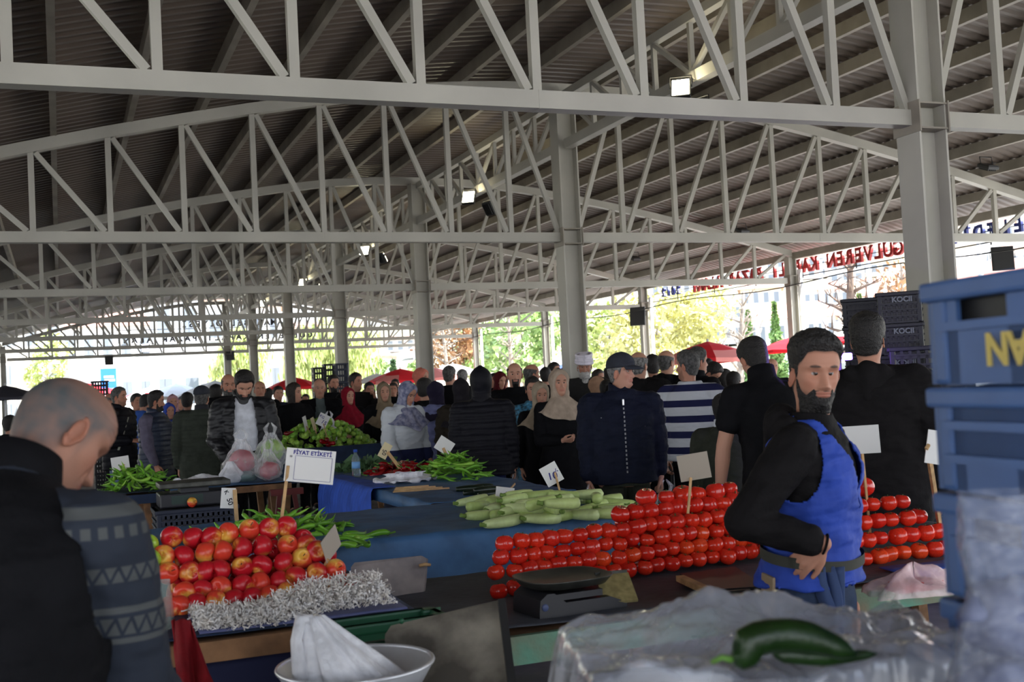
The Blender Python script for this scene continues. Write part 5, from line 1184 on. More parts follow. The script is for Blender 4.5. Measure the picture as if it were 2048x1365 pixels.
for k, (z0, l) in enumerate([(0,'lower dark blue crate under the box scale'),(.369,'upper dark blue crate under the box scale')]):
    crate(l, (PB[0], PB[1]+.12, z0), 0, .56, .42, .366, CNAVY, 8, 14, 'dark crates under the box scale')
    if k: b = MB(); b.box((0,0,.18), (.52,.38,.372)); b.build('dark_infill', DARKM, PENDING[-1].parent)  # same added black block behind the slots
def add_infill(t, W, D, Hh): b = MB(); b.box((0,0,Hh/2), (W-.04,D-.04,Hh-.03)); b.build('dark_infill', DARKM, t)  # adds a made-up black block that keeps daylight from showing through a crate
kc = at(1797, 586, 8.3); a_ = -math.atan2(kc[0], kc[1])
for k in range(12):
    z0 = kc[2]-.226*(k+1)
    if z0 < -.02: break
    add_infill(crate(f'black crate with grey letters, {ordn(k)} down the tall stack by the front column', (kc[0], kc[1], z0), a_, .30, .40, .222, CBLK, 5, 7, 'black lettered crates', text=('KOCII', .052, .02, .165, 0), tm=GRY), .30, .40, .222)
b = MB(); b.box((0,0,(z0+.226)/2-.002), (.28,.38,max(.01, z0+.226-.006))); o = tag(b.build('pallet_block', WOOD, None, (kc[0], kc[1], 0)), 'wooden block under the stack of lettered black crates', 'block'); o.rotation_euler = (0,0,a_)
k2 = at(1724, 598, 9.2)
for k in range(12):
    z0 = k2[2]-.226*(k+1)
    if z0 < -.02: break
    add_infill(crate(f'black crate, {ordn(k)} down the stack behind the lettered crates', (k2[0], k2[1], z0), a_, .30, .34, .222, CBLK, 5, 7, 'plain black crates'), .30, .34, .222)
b = MB(); b.box((0,0,(z0+.226)/2-.002), (.28,.32,max(.01, z0+.226-.006))); o = tag(b.build('pallet_block', WOOD, None, (k2[0], k2[1], 0)), 'wooden block under the stack of plain black crates', 'block'); o.rotation_euler = (0,0,a_)
k3 = at(1852, 690, 7.2); n_ = round(k3[2]/.31); h_ = k3[2]/n_
for k in range(n_):
    z0 = k3[2]-h_*(k+1)
    crate(f'dark crate, {ordn(k)} down the low stack by the front column', (k3[0]+.12, k3[1]+.1, max(0, z0)), a_, .5, .36, h_-.005, CNAVY if k else CBLK, 5, 9, 'dark crates by the front column')
for (px, yt, zz2, n, l) in ((636,735,21,6,'left'),(658,728,21.3,7,'middle'),(681,727,20.6,7,'right')):
    q = at(px, yt, zz2); n = round(q[2]/.32); h_ = q[2]/n
    for k in range(n):
        z0 = q[2]-h_*(k+1)
        crate(f'dark crate, {ordn(k)} from the top of the {l} stack in the middle distance', (q[0], q[1], max(0, z0)), -.1, .215, .36, h_-.005, CNAVY if l == 'right' else CBLK, 3, 4, 'distant dark crates')
q = at(199, 762, 20); n_ = round(q[2]/.32); h_ = q[2]/n_
for k in range(n_):
    z0 = q[2]-h_*(k+1)
    crate(f'black crate, {ordn(k)} from the top of the stack behind the bald man head', (q[0], q[1], max(0, z0)), 0, .27, .36, h_-.005, CBLK, 4, 5, 'distant dark crates')
# ------------------------------------------------------------ things in the foreground
GREYB = mat('weathered_board', lin((.60,.56,.54)), .8, col2=lin((.46,.43,.43)), vscale=9, bump=.3, bscale=30); DIRTY = mat('dirty_board', lin((.62,.59,.53)), .8, col2=lin((.30,.28,.25)), vscale=5, bump=.4, bscale=25)
def quad_board(lab, pts, thick, m, cat='board', name='board', extra=None):
    P = np.array(pts); n = nrm(np.cross(P[1]-P[0], P[2]-P[0])); b = MB(); v = np.concatenate([P, P+n*thick]); k = len(P)
    b.add(v, [tuple(range(k)), tuple(range(2*k-1, k-1, -1))]+[(i, i+k, (i+1) % k+k, (i+1) % k) for i in range(k)])
    t = thing(name, lab, cat, P.mean(0)); o = b.build('panel', m, t); o.location = [-float(i) for i in P.mean(0)]; return t, P
t, P = quad_board('weathered grey board propped up behind the shredded paper', [at(702,1228,4.02),at(702,1135,4.08),at(709,1126,4.08),at(842,1112,4.20),at(853,1118,4.20),at(850,1160,4.17),at(842,1228,4.10)], .012, GREYB)
b = MB(); c = at(849,1131,4.15)-P.mean(0); b.tube([c+[-.02,0,0],c+[.0,-.01,.004],c+[.022,.004,-.002]], .006, 6); b.build('twine', WOODL, t)
t, P = quad_board('dirty grey wooden board leaning beside the basin', [at(775,1372,2.92),at(770,1270,3.02),at(782,1252,3.04),at(1000,1200,3.05),at(1012,1205,3.05),at(1032,1372,2.88)], .018, DIRTY)
b = MB(); b.bar(at(1003,1202,3.04)-P.mean(0), at(1024,1372,2.87)-P.mean(0), .02, .02); b.build('dark_edge', DARKM, t)
b = MB(); b.ell(at(803,1243,3.02)-P.mean(0), (.008,.006,.008), 10); b.build('knot', CGRN, t)
crate('dark green crate tucked under the front of the apple table', (at(775,1250,3.22)[0], at(775,1250,3.22)[1]+.05, at(775,1242,3.22)[2]-.13), .02, .33, .12, .13, CGRN, 2, 1, slots=[(.40,.62)])
b = MB(); q = at(775,1242,3.22); b.box((q[0], q[1]+.05, (q[2]-.13)/2-.002), (.30,.11,q[2]-.135)); tag(b.build('wooden_box', WOOD), 'plain wooden box under the green crate', 'box')
t, P = quad_board('worn black clipboard with a wooden edge on the dark cover', [onZ(1360,1155,ZT+.02),onZ(1425,1187,ZT+.02),onZ(1530,1180,ZT+.02),onZ(1470,1140,ZT+.02)], .012, DARKM, 'clipboard', 'clipboard')
b = MB(); b.bar(onZ(1360,1157,ZT+.03)-P.mean(0), onZ(1425,1187,ZT+.03)-P.mean(0), .03, .02); b.build('edge_strip', WOODL, t)
b = MB(); b.bar(onZ(1428,1188,ZT+.03)-P.mean(0), onZ(1500,1182,ZT+.03)-P.mean(0), .008, .01); b.build('metal_strip', PAN, t)
ALU = mat('aluminium', (.74,.75,.78), .35, .55, var=.08, vscale=10, bump=.15, bscale=12)
bp_ = at(711, 1328, 2.74); t = thing('weighing_basin', 'shallow aluminium basin holding a white plastic bag', 'basin', bp_)
b = MB(); b.lathe([(.0,-.075),(.11,-.072),(.155,-.045),(.182,0),(.187,.002),(.187,-.006),(.160,-.05),(.115,-.078),(.0,-.081)], 48); b.build('bowl', ALU, t)
b = MB(); b.tube([(.186*math.cos(a), .186*math.sin(a), .0) for a in np.linspace(0, 2*PI, 60)], .0055, 8); b.build('rim', ALU, t)
b = MB(); b.box((0,0,-.081-(bp_[2]-.081)/2), (.30,.30,bp_[2]-.081), bev=.02); tag(b.build('scale_stand', BLKP, None, bp_), 'dark stand under the aluminium basin', 'stand')
bb = bp_+np.array([-.055,-.02,.0]); n = 60; a = np.arange(n)*2*PI/n; V = []
for k, t_ in enumerate(np.linspace(0, 1, 24)):
    rr = np.interp(t_, [0,.3,.7,1], [.115,.085,.045,.018]); cx = np.interp(t_, [0,1], [.05,-.045]); fz = 1+.22*np.sin(a*6+1)*t_**.4+.10*np.sin(a*11+t_*2)
    V.append(np.stack([cx+rr*np.cos(a)*fz*1.1, rr*np.sin(a)*fz*.8, 0*a-.055+.185*t_], 1))
V = np.concatenate(V); t = thing('plastic_bag', 'limp white carrier bag lying in the aluminium basin', 'bag', bb); link('body', raw_mesh('body', V, grid_faces(24, n)+[tuple(23*n+j for j in range(n))], FILMW), t)
b = MB(); b.tube([(-.05,0,.12),(-.075,.0,.125),(-.09,-.01,.08),(-.085,-.02,-.02)], [.014,.016,.014,.02], 10); b.build('handle', FILMW, t)
# pink bag at the right
p = onZ(1830, 1185, ZT+.02); V = []; n = 48; a = np.arange(n)*2*PI/n
for k, t_ in enumerate(np.linspace(0, 1, 16)):
    fz = 1+.14*np.sin(a*5+2)+.08*np.sin(a*9); V.append(np.stack([.175*(1-t_**2*.98)*np.cos(a)*fz, .095*(1-t_**2*.98)*np.sin(a)*fz, 0*a+.075*t_*(1+.35*np.sin(a*3+t_*4))], 1))
V = np.concatenate(V); V += (n3(V, 40, 3)*.008)[:,None]*np.array([0,0,1]); V[:,2] = np.maximum(V[:,2], 0)
t = thing('plastic_bag', 'crumpled clear pinkish bag on the bright blue cloth', 'bag', p); link('body', raw_mesh('body', V, grid_faces(16, n), FILMP), t)
b = MB(); b.box((0,0,.0), (.17,.09,.03), bev=.01); tag(b.build('red_packet', mat('red_packet', lin((.70,.22,.22)), .5), None, p+np.array([.0,0,.022])), 'red packet inside the crumpled pinkish bag', 'packet')
# red cloth and glass sheet by the bald man
CLEAR = film('clear_acrylic', (.30,.40,.38), .25, .4, .08, 2, .05)
quad_board('clear bent plastic sheet standing between the sleeve and the apples', [at(312,1160,3.55),at(340,1158,3.62),at(352,1262,3.55),at(345,1275,3.45),at(328,1275,3.4)], .004, CLEAR, 'plastic sheet', 'plastic_sheet')
RC = cloth('dark_red_cloth', (.50,.09,.12)); V = []
for k in range(30):
    for j in range(14): x, y = j/13, k/29; q = at(342+x*(40+30*y)+22*y, 1242+y*150, 3.20-.25*y+.02*math.sin(x*9+y*4)); V.append(q+np.array([0, .012*math.sin(x*14+y*3), 0]))
o = tag(link('red_cloth', raw_mesh('red_cloth', np.array(V), grid_faces(30, 14, False), RC)), 'dark red cloth hanging at the left end of the apple table', 'cloth'); so = o.modifiers.new('t', 'SOLIDIFY'); so.thickness = .006
# clear plastic over the produce crate in the right foreground
wc = onZ(1545, 1335, 1.08); rw = -.30
crate('dark crate under the crumpled clear plastic in the foreground', (wc[0], wc[1]+.02, .78), rw, .56, .36, .26, CNAVY, 3, 6)
b = MB(); b.box((0,0,.38), (.50,.30,.76)); tag(b.build('carton', mat('carton_dark', lin((.12,.13,.17)), .8), None, (wc[0], wc[1]+.02, 0)), 'dark carton carrying the foreground crate', 'carton'); PENDING[-1].rotation_euler = (0,0,rw)
nx, ny = 300, 200; X, Y = np.meshgrid(np.linspace(-.30, .30, nx), np.linspace(-.21, .20, ny)); Q = np.stack([X.ravel(), Y.ravel(), 0*X.ravel()], 1)
tri = lambda u: np.abs((u % 1)-.5)*2
hgt = .035+.024*n3(Q, 5, 1); r_ = np.random.default_rng(12); wq = Q+.035*np.stack([n3(Q, 7, 3), n3(Q, 7, 4), 0*Q[:,0]], 1)
for k in range(16):
    a = r_.uniform(0, PI); f_ = [3,4,5,6,8,10,12,15,18,22,27,33,40,48,58,70][k]; hgt += (.055/f_)*tri(f_*(wq[:,0]*math.cos(a)+wq[:,1]*math.sin(a))+r_.uniform(0,1)+.35*n3(Q, 9, k+5))
hgt += .055*np.exp(-((Q[:,0]+.02)/.12)**2-((Q[:,1]-.13)/.06)**2)
edge = np.maximum(np.abs(Q[:,0])/.29, np.abs(Q[:,1])/.19); hgt = hgt-.16*smoothstep(.93, 1.08, edge)
Q[:,2] = hgt; FG = film('crumpled_clear_film', (.60,.62,.70), .18, .52, .06, 5, .25)
for n_ in FG.node_tree.nodes:
    if n_.type == 'BSDF_PRINCIPLED': n_.inputs['Specular IOR Level'].default_value = 1.; n_.inputs['Coat Weight'].default_value = 1.; n_.inputs['Coat Roughness'].default_value = .12
o = tag(link('plastic_wrap', raw_mesh('plastic_wrap', Q, grid_faces(ny, nx, False), FG)), 'crumpled clear plastic wrap over the foreground crate', 'plastic wrap'); o.location = (wc[0], wc[1]+.02, 1.035); o.rotation_euler = (0,0,rw)
CUC = mat('cucumber_skin', lin((.10,.20,.06)), .35, var=.35, vscale=14, bump=.25, bscale=60)
pc = at(1590, 1302, 1.40); q = np.linspace(0, 1, 22); v, f_ = tube(np.stack([.15*(q-.5), .012*np.sin(q*PI), .016*np.sin(q*PI)-.018*(q < .1)], 1), .0215*np.interp(q, [0,.05,.15,.6,.9,1], [.35,.75,1,.95,.6,.12]), 16)
t = tag(link('cucumber', raw_mesh('cucumber', v, f_, CUC)), 'dark green cucumber lying on the crumpled foreground plastic', 'cucumber'); t.location = [float(i) for i in pc]; t.rotation_euler = (0,.12,-.45)
b = MB(); b.tube([(-.075,0,-.018),(-.088,.0,-.016),(-.10,.004,-.024)], [.005,.004,.003], 6); b.build('stem', mat('green_stem', (.1,.2,.05), .6), t)
pc = at(1650, 1308, 1.42); v, f_ = tube(np.stack([.13*(q-.5), 0*q, -.004*np.sin(q*PI)], 1), .012*np.interp(q, [0,.1,.5,.9,1], [.3,.9,1,.5,.1]), 14)
t = tag(link('cucumber', raw_mesh('cucumber', v, f_, CUC)), 'thinner green cucumber half under the other in the foreground', 'cucumber'); t.location = [float(i) for i in pc]; t.rotation_euler = (0,.05,-.38)
# bag of white cups at the right edge
pb = at(2005, 985, 1.18); bag('big clear plastic bag of white packs at the right edge', pb, .17, .42, FILMB, .15, 31, .5, handles=False, flu=.25)
PACK = mat('white_blue_pack', lin((.52,.55,.66)), .5, col2=lin((.18,.21,.38)), vscale=14)
for k in range(4): lump('white_pack', f'white pack inside the big clear bag at the right edge, {ordn(k)} from the top', 'pack', pb+np.array([.008*(-1)**k, .0, -.13-.085*k]), (.06,.05,.042), PACK, k+3, .15, 5)
b = MB(); b.box((0,0,0), (.40,.3,1.0)); q = pb+np.array([.08,.0,-.42-.50]); q[2] = (pb[2]-.42)/2; b = MB(); b.box((0,0,0), (.22,.2,q[2]*2-.005)); tag(b.build('carton', mat('carton_dark', (.02,.02,.03), .8), None, q), 'dark carton under the big clear bag', 'carton')
# white bag and metal tray on the floor under the tables
bag('white paper bag on the floor under the table with the shopping bags', (1.52, 8.35, .40), .26, .14, FILMW, .2, 41, .12, handles=False)
b = MB(); b.box((1.52,8.35,.125), (.60,.40,.25)); tag(b.build('wooden_box', WOOD), 'low wooden box under the white paper bag', 'box')
b = MB(); b.lathe([(0,0),(.15,.004),(.18,.012)], 30); o = tag(b.build('metal_tray', ALU, None, (1.66, 8.2, .255)), 'round metal tray beside the white paper bag', 'tray')
# blue flashing lamp
bl = at(1686, 714, 7.0); t = thing('blue_lamp', 'glaring blue-violet lamp between the apron man and the black jacket', 'lamp', bl)
b = MB(); b.box((0,0,0), (.11,.05,.045), bev=.01); b.build('lens', mat('blue_lamp_glass', (.3,.2,1), .3, emis=(.30,.14,1), estr=5), t); b = MB(); b.tube([(0,.05,-bl[2]),(0,.05,0)], .02, 8); b.build('pole', DARKM, t)
pl = bpy.data.lights.new('blue_lamp_light', 'POINT'); pl.energy = 9; pl.color = (.30,.14,1); pl.shadow_soft_size = .04; lo_ = link('blue_lamp_light', pl, t, (0,-.07,0))
# ============================================================ the people
BLK = cloth('black_cloth', (.075,.075,.085), spec=.12); BLK2 = cloth('soft_black_cloth', (.10,.093,.096), spec=.12); NVY = cloth('navy_cloth', (.13,.15,.23)); NVYJ = cloth('navy_jacket_cloth', (.085,.10,.16), .75, spec=.15)
DEN = cloth('dark_denim', (.17,.22,.31), bscale=300); DENL = cloth('light_denim', (.38,.45,.54), bscale=300); OLV = cloth('olive_cloth', (.18,.19,.155)); OLVD = cloth('olive_quilt', (.20,.22,.19)); GRY_ = cloth('grey_cloth', (.42,.42,.46)); GRYD = cloth('dark_grey_cloth', (.18,.18,.20))
WSH = cloth('white_tshirt', (.80,.81,.84)); BEI = cloth('beige_scarf', (.68,.61,.54)); BEI2 = cloth('sand_scarf', (.66,.60,.52)); KHK = cloth('khaki_scarf', (.50,.44,.36)); REDS = cloth('crimson_scarf', (.52,.07,.15)); REDD = cloth('wine_scarf', (.32,.07,.10)); COR = cloth('coral_scarf', (.78,.45,.38)); NVS = cloth('midnight_scarf', (.14,.12,.20)); BLS = cloth('black_scarf', (.12,.11,.13)); LAV = cloth('lavender_cloth', (.46,.48,.64)); KNIT = cloth('white_knit', (.80,.82,.84), bump=.5, bscale=200); LEA = mat('black_leather', lin((.07,.07,.085)), .5, bump=.2, bscale=25, spec=.5); PUF = cloth('black_puffer', (.08,.08,.105), .6, spec=.2); PUFN = cloth('navy_puffer', (.17,.20,.27), .45, spec=.4); BRN = cloth('brown_coat', (.16,.14,.11)); VEST = mat('royal_blue_apron', lin((.14,.26,.63)), .75, var=.12, vscale=9, bump=.25, bscale=40); APS = mat('slate_blue_strap', lin((.22,.29,.44)), .8)
BLUEJ = cloth('bright_blue_jacket', (.22,.36,.66)); PINKS = cloth('pale_pink_scarf', (.75,.58,.60)); TEAL = mat('teal_printed_cloth', lin((.12,.18,.22)), .6, col2=lin((.30,.58,.72)), vscale=34)
PATS = mat('blue_patterned_scarf', lin((.36,.38,.50)), .8, col2=lin((.62,.62,.70)), vscale=22)
def banded(name, per, duty, c1, c2, off=0., rough=.85):
    m = bpy.data.materials.new(name); m.use_nodes = True; nt = m.node_tree; b = nt.nodes['Principled BSDF']; b.inputs['Roughness'].default_value = rough; b.inputs['Specular IOR Level'].default_value = .2
    tc = nt.nodes.new('ShaderNodeTexCoord'); sx = nt.nodes.new('ShaderNodeSeparateXYZ'); nt.links.new(tc.outputs['Object'], sx.inputs[0])
    def M(op, a, b_): 
        n = nt.nodes.new('ShaderNodeMath'); n.operation = op
        for i, v in enumerate((a, b_)):
            if isinstance(v, (int, float)): n.inputs[i].default_value = v
            else: nt.links.new(v, n.inputs[i])
        return n.outputs[0]
    fz = M('FRACT', M('DIVIDE', M('ADD', sx.outputs['Z'], off+10), per), 0); k = M('LESS_THAN', fz, duty)
    mx = nt.nodes.new('ShaderNodeMix'); mx.data_type = 'RGBA'; mx.inputs['A'].default_value = tuple(c1)+(1,); mx.inputs['B'].default_value = tuple(c2)+(1,); nt.links.new(k, mx.inputs['Factor']); nt.links.new(mx.outputs['Result'], b.inputs['Base Color'])
    return m, nt, b, sx, M
STR = banded('striped_jumper', .128, .56, lin((.12,.13,.27)), lin((.76,.77,.79)), .05)[0]
SWT, nt, b_, sx, M_ = banded('patterned_jumper', .5, 0, lin((.17,.19,.23)), lin((.17,.19,.23)))
# knitted zigzag bands around the upper sleeve
Z, Yc = sx.outputs['Z'], M_('ADD', sx.outputs['Y'], sx.outputs['X']); zig = M_('ABSOLUTE', M_('SUBTRACT', M_('FRACT', M_('MULTIPLY', Yc, 26), 0), .5), 0)
mask = None
for zc, hw, kind in ((1.40,.010,0),(1.365,.010,1),(1.29,.014,2),(1.225,.006,0),(1.195,.016,2),(1.168,.005,0)):
    d = M_('ABSOLUTE', M_('SUBTRACT', Z, zc), 0); inb = M_('LESS_THAN', d, hw)
    if kind == 2: u = M_('DIVIDE', M_('SUBTRACT', Z, zc-hw), 4*hw); inb = M_('MULTIPLY', inb, M_('GREATER_THAN', M_('ABSOLUTE', M_('SUBTRACT', u, zig), 0), .11))
    if kind == 1: inb = M_('MULTIPLY', inb, M_('GREATER_THAN', zig, .22))
    mask = inb if mask is None else M_('MAXIMUM', mask, inb)
mx2 = nt.nodes.new('ShaderNodeMix'); mx2.data_type = 'RGBA'; mx2.inputs['A'].default_value = (*lin((.17,.19,.23)),1); mx2.inputs['B'].default_value = (*lin((.31,.32,.32)),1); nt.links.new(mask, mx2.inputs['Factor']); nt.links.new(mx2.outputs['Result'], b_.inputs['Base Color'])
SK1, SK2, SK3 = (.70,.50,.41), (.74,.55,.46), (.64,.46,.38)
# --- the bald man in front at the left
def old_x(G):
    G['garment']('vest', BLK, .72, .055, 0, .006, armhole=True)
person('elderly balding man with grey hair fringe bending over the apples, black vest over patterned jumper', 121, 742, 2.08, 148, head=121, pitch=22, lean=25, old=True, res=0, hide_head_hair=True, skin=SK3, hair=HAIRS, bald=.9, hth=(.002,.004), top='jumper', tm=SWT, hem=.80, inf=.032, bm=GRYD, belly=.04, arms=((.10,.22,-1),(.12,.30,-1)) if False else (((.14,.3,-1),(0,.7,-.7)),((-.04,.42,-1),(.0,.85,-.7))), hands=(.4,.4), stubble=.15, extra=old_x, girth=.97, collar=BLK)
# --- the seller in the blue apron
def seller_x(G):
    root = G['root']; bend = G['bend']
    o = G['garment']('apron_vest', VEST, .925, .036, 0, .010, vneck=1.16, fl=.06, armhole=True)
    a = np.arange(49)*2*PI/48; R = []
    for zz2, k in ((1.00,.052),(1.035,.052)):
        R.append(bend(np.stack([(.165+k)*np.sign(np.cos(a))*np.abs(np.cos(a))**.85, np.where(np.sin(a) > 0, .112+k, .105+k)*np.sign(np.sin(a))*np.abs(np.sin(a))**.85, 0*a+zz2-.02*np.sin(a)], 1)))
    v, f_ = loft(R, False); mk('waist_tie', root, v, f_, mat('olive_tie', lin((.20,.20,.17)), .8))
    for k, (x0, y0, L) in enumerate(((.165,.10,.52),(.15,.12,.58),(.175,.085,.50))):
        q = np.linspace(0, 1, 24); c = np.stack([x0+.015*q+.01*np.sin(q*6+k), y0+.06*q+.012*np.sin(q*9+k*2), 1.0-L*q], 1); w = np.array([.004,.024,.004])
        v = np.concatenate([np.stack([c-w, c+w], 1).reshape(-1,3)]); o = mk('apron_string', root, v, grid_faces(24, 2, False), APS); so = o.modifiers.new('t', 'SOLIDIFY'); so.thickness = .004
    b = MB(); b.box((.172,-.098,.905), (.075,.012,.13), Rz(.85) @ Ry(.12), bev=.006); b.build('phone_case', mat('tan_phone_case', lin((.56,.48,.38)), .5), root); b = MB(); b.box((.178,-.1035,.895), (.03,.004,.04), Rz(.85) @ Ry(.12)); b.build('phone_sticker', mat('grey_sticker', lin((.45,.45,.47)), .5), root)
    b = MB(); b.box((.172,-.092,.83), (.125,.012,.10), Rz(.85), bev=.006); b.build('back_pocket', DEN, root)
    a = np.linspace(0, 2*PI, 30); W = G['Wr'][1]; d = nrm(G['FA'][1]); u = nrm(np.cross(d, [0,0,1])); w_ = np.cross(d, u); b = MB(); b.tube([W+.008*d+.031*(math.cos(t)*u+math.sin(t)*w_) for t in a], .004, 8); b.build('bracelet', BLK, root)
person('dark-bearded man in a royal blue apron vest over a black hoodie, hand on hip', 1624, 656, 3.50, 74, head=24, pitch=3, roll=0, lean=4, res=0, skin=SK1, hair=HAIRB, hth=(.032,.003), stubble=.55, beard={'th':.003}, top='hoodie', tm=BLK2, hem=.98, inf=.020, tnoise=.006, bm=DEN, girth=.93, arms=(((.1,-.05,-1),(.0,.15,-1)),((.42,-.46,-.76),(-.36,.84,-.30))), hands=(.4,{'curl':.28,'dir':(.02,-.72,-.62),'palm':(-1,0,0),'thumb_to':(0,1,-.2),'thumb':-.1,'spread':.12}), hood=True, extra=seller_x)
# --- black jacket behind him
person('tall man seen from behind in a black hooded jacket beside the black crates', 1732, 621, 5.75, 176, head=168, res=1, skin=SK1, hair=HAIRB, hth=(.024,.010), tm=BLK2, hem=.72, inf=.055, tnoise=.012, bm=BLK, hood=True, arms=('down',((.18,.05,-1),(.1,.25,-1))), girth=1.12)
# --- young man in the black T-shirt
person('young man with faded haircut in a black T-shirt, back turned, bare arm hanging', 1506, 677, 6.6, 200, head=205, pitch=18, lean=14, res=1, skin=SK2, hair=HAIRB, hth=(.026,.004), top='t_shirt', tm=BLK, hem=.80, inf=.022, sleeve=.5, bm=BLK, collar=BLK, girth=.92, arms=(((.30,-.02,-1),(.10,.12,-1)),((.25,.2,-.9),(-.4,.8,-.4))), hands=({'curl':.5},.5))
# --- child
person('dark-haired child in an olive coat with white collar, beside the black T-shirt man', 1446, 786, 7.4, 172, head=150, res=1, skin=SK2, hair=HAIRB, hth=(.022,.010), tm=OLV, hem=.55, inf=.045, bm=BLK, collar=WSH, girth=.95)
# --- striped jumper man
person('greying man in a navy and white striped jumper, back turned', 1372, 699, 9.2, 158, head=-118+360, res=1, skin=SK1, hair=HAIRS, hth=(.016,.009), stubble=.35, top='striped_jumper', tm=STR, hem=.84, inf=.035, tnoise=.008, bm=BLK, arms=('down','down'), hands=(.5,.5), girth=1.08, belly=.02)
def cap_x(G):
    b = MB(); 
    for k in range(18): z = 1.42-.03*k; p = G['bend'](np.array([0,np.interp(z,[.85,1.2,1.32,1.42],[.158,.153,.150,.118])+.016,z])); b.box(p, (.010,.006,.016))
    b.build('zipper', mat('zip_metal', (.18,.18,.19), .4, .6), G['root'])
    b = MB(); p = G['bend'](np.array([0,.150,1.405])); b.box(p, (.014,.012,.045), bev=.004); b.build('zip_pull', mat('zip_pull_metal', (.75,.75,.75), .3, .5), G['root'])
    for x, y, z in ((-.10,.142,1.27),(.11,.142,1.29)):
        b = MB(); b.bar((x-.055,y-.008,z-.006), (x+.055,y-.008,z+.012), .008, .006); b.build('pocket_zip', mat('zip_metal', (.18,.18,.19), .4, .6), G['root'])
        b = MB(); b.box((x-.045,y,z-.03), (.009,.008,.03)); b.build('pocket_zip_pull', mat('zip_pull_metal', (.75,.75,.75), .3, .5), G['root'])
person('old man in a navy zip jacket, charcoal baseball cap and glasses, carrying clear bags', 1241, 704, 7.9, 8, head=66, pitch=2, res=0, old=True, skin=SK2, hair=HAIRG, hth=(.010,.007), cap='baseball', glasses=True, tm=NVYJ, hem=.82, inf=.045, tnoise=.010, bm=OLV, collar=NVYJ, arms=('bag','bag'), hands=({'curl':1.1,'palm':(-1,0,0)},{'curl':1.1,'palm':(-1,0,0)}), extra=cap_x, girth=1.12, vox=.008)
# --- women in the middle
person('woman in a long black dress and beige headscarf, one hand held before her', 1117, 737, 9.8, 22, head=18, fem=True, res=0, skin=SK2, top='dress', tm=BLK, hem=.10, inf=.030, scarf={'m':BEI,'drape':.20}, arms=('down',((.18,.22,-.95),(-.55,.8,-.02))), hands=(.4,{'curl':.55,'palm':(-.5,-.3,.8),'thumb_to':(0,0,1)}), vox=.009, girth=1.05)
person('girl in a pale beige headscarf and black coat, left of the long black dress', 1080, 764, 10.4, 8, head=14, pitch=8, fem=True, res=1, skin=SK2, tm=BLK, hem=.55, inf=.03, bm=BLK, scarf={'m':BEI2,'seed':3,'drape':.24})
person('young woman with short dark hair in a blue and black printed jacket', 1064, 752, 11.1, 6, head=8, pitch=6, fem=True, res=1, skin=SK2, hair=HAIRB, hth=(.024,.014), tm=TEAL, hem=.62, inf=.03, bm=BLK, arms=('down','bag'), hands=(.4,1.0))
person('person in a black padded jacket with the hood up, back turned, dark blue jeans', 960, 733, 9.7, 178, res=1, fem=True, skin=SK2, tm=PUF, hem=.80, inf=.045, puff=.055, bm=cloth('deep_blue_jeans', (.13,.16,.30)), cap='hoodup', arms=('down','down'), girth=1.18, tnoise=.004)
person('man with a black goatee and receding hair in a black hoodie', 1028, 724, 11.6, 2, head=4, res=1, skin=SK2, hair=HAIRB, hth=(.010,.005), bald=.2, beard={'th':.010,'goatee':True}, tm=BLK, hem=.75, inf=.04, bm=BLK, hood=True)
person('balding man behind the young woman in the printed jacket', 1063, 727, 13.4, 120, head=110, res=2, skin=SK1, hair=HAIRS, bald=.7, hth=(.004,.006), tm=BLK2, hem=.75, inf=.04, bm=BLK)
person('woman in a blue patterned headscarf and white knitted jumper, looking down', 815, 765, 11.3, 40, head=48, pitch=20, lean=4, fem=True, old=True, res=1, skin=SK2, top='jumper', tm=banded('white_jumper_navy_hem', 10., .101, lin((.80,.82,.84)), lin((.15,.17,.30)))[0], hem=.76, inf=.05, tnoise=.010, bm=NVY, skirt=True, scarf={'m':PATS,'seed':5,'drape':.24}, arms=(((.15,.05,-1),(0,.5,-.9)),((.2,.1,-1),(-.1,.55,-.8))), hands=(.5,.5), girth=1.12)
person('woman in a midnight blue headscarf and lavender shawl, back turned', 872, 763, 12.0, 150, head=140, fem=True, res=1, skin=SK2, top='shawl', tm=LAV, hem=.55, inf=.05, tnoise=.016, bm=BLK, skirt=True, scarf={'m':NVS,'seed':2}, girth=1.05)
person('woman in a black headscarf and long dark brown coat beside the hooded person', 921, 757, 11.2, 172, fem=True, res=1, top='coat', tm=BRN, hem=.30, inf=.05, tnoise=.014, bm=BLK, scarf={'m':BLS,'seed':7,'drape':.3}, girth=1.05)
person('short-haired man in a dark coat between the lavender shawl and brown coat', 898, 731, 15.6, 170, head=150, res=2, skin=SK2, hair=HAIRS, hth=(.012,.008), tm=BLK, hem=.7, inf=.045, bm=BLK)
person('woman in a coral pink headscarf in front of the second column', 843, 736, 15.0, 20, head=60, fem=True, res=2, skin=SK2, tm=BLK2, hem=.5, inf=.05, bm=BLK, skirt=True, scarf={'m':COR,'seed':4})
person('youth with thick dark hair right of the patterned headscarf', 848, 755, 12.8, 60, head=150, res=2, skin=SK2, hair=HAIRB, hth=(.032,.014), tm=BLK, hem=.7, inf=.04, bm=BLK)
person('woman in a khaki headscarf and black coat left of the white knitted jumper', 767, 764, 13.6, 10, head=12, fem=True, res=1, skin=SK2, top='coat', tm=BLK, hem=.35, inf=.045, bm=BLK, scarf={'m':KHK,'seed':8,'drape':.32}, arms=('down','down'))
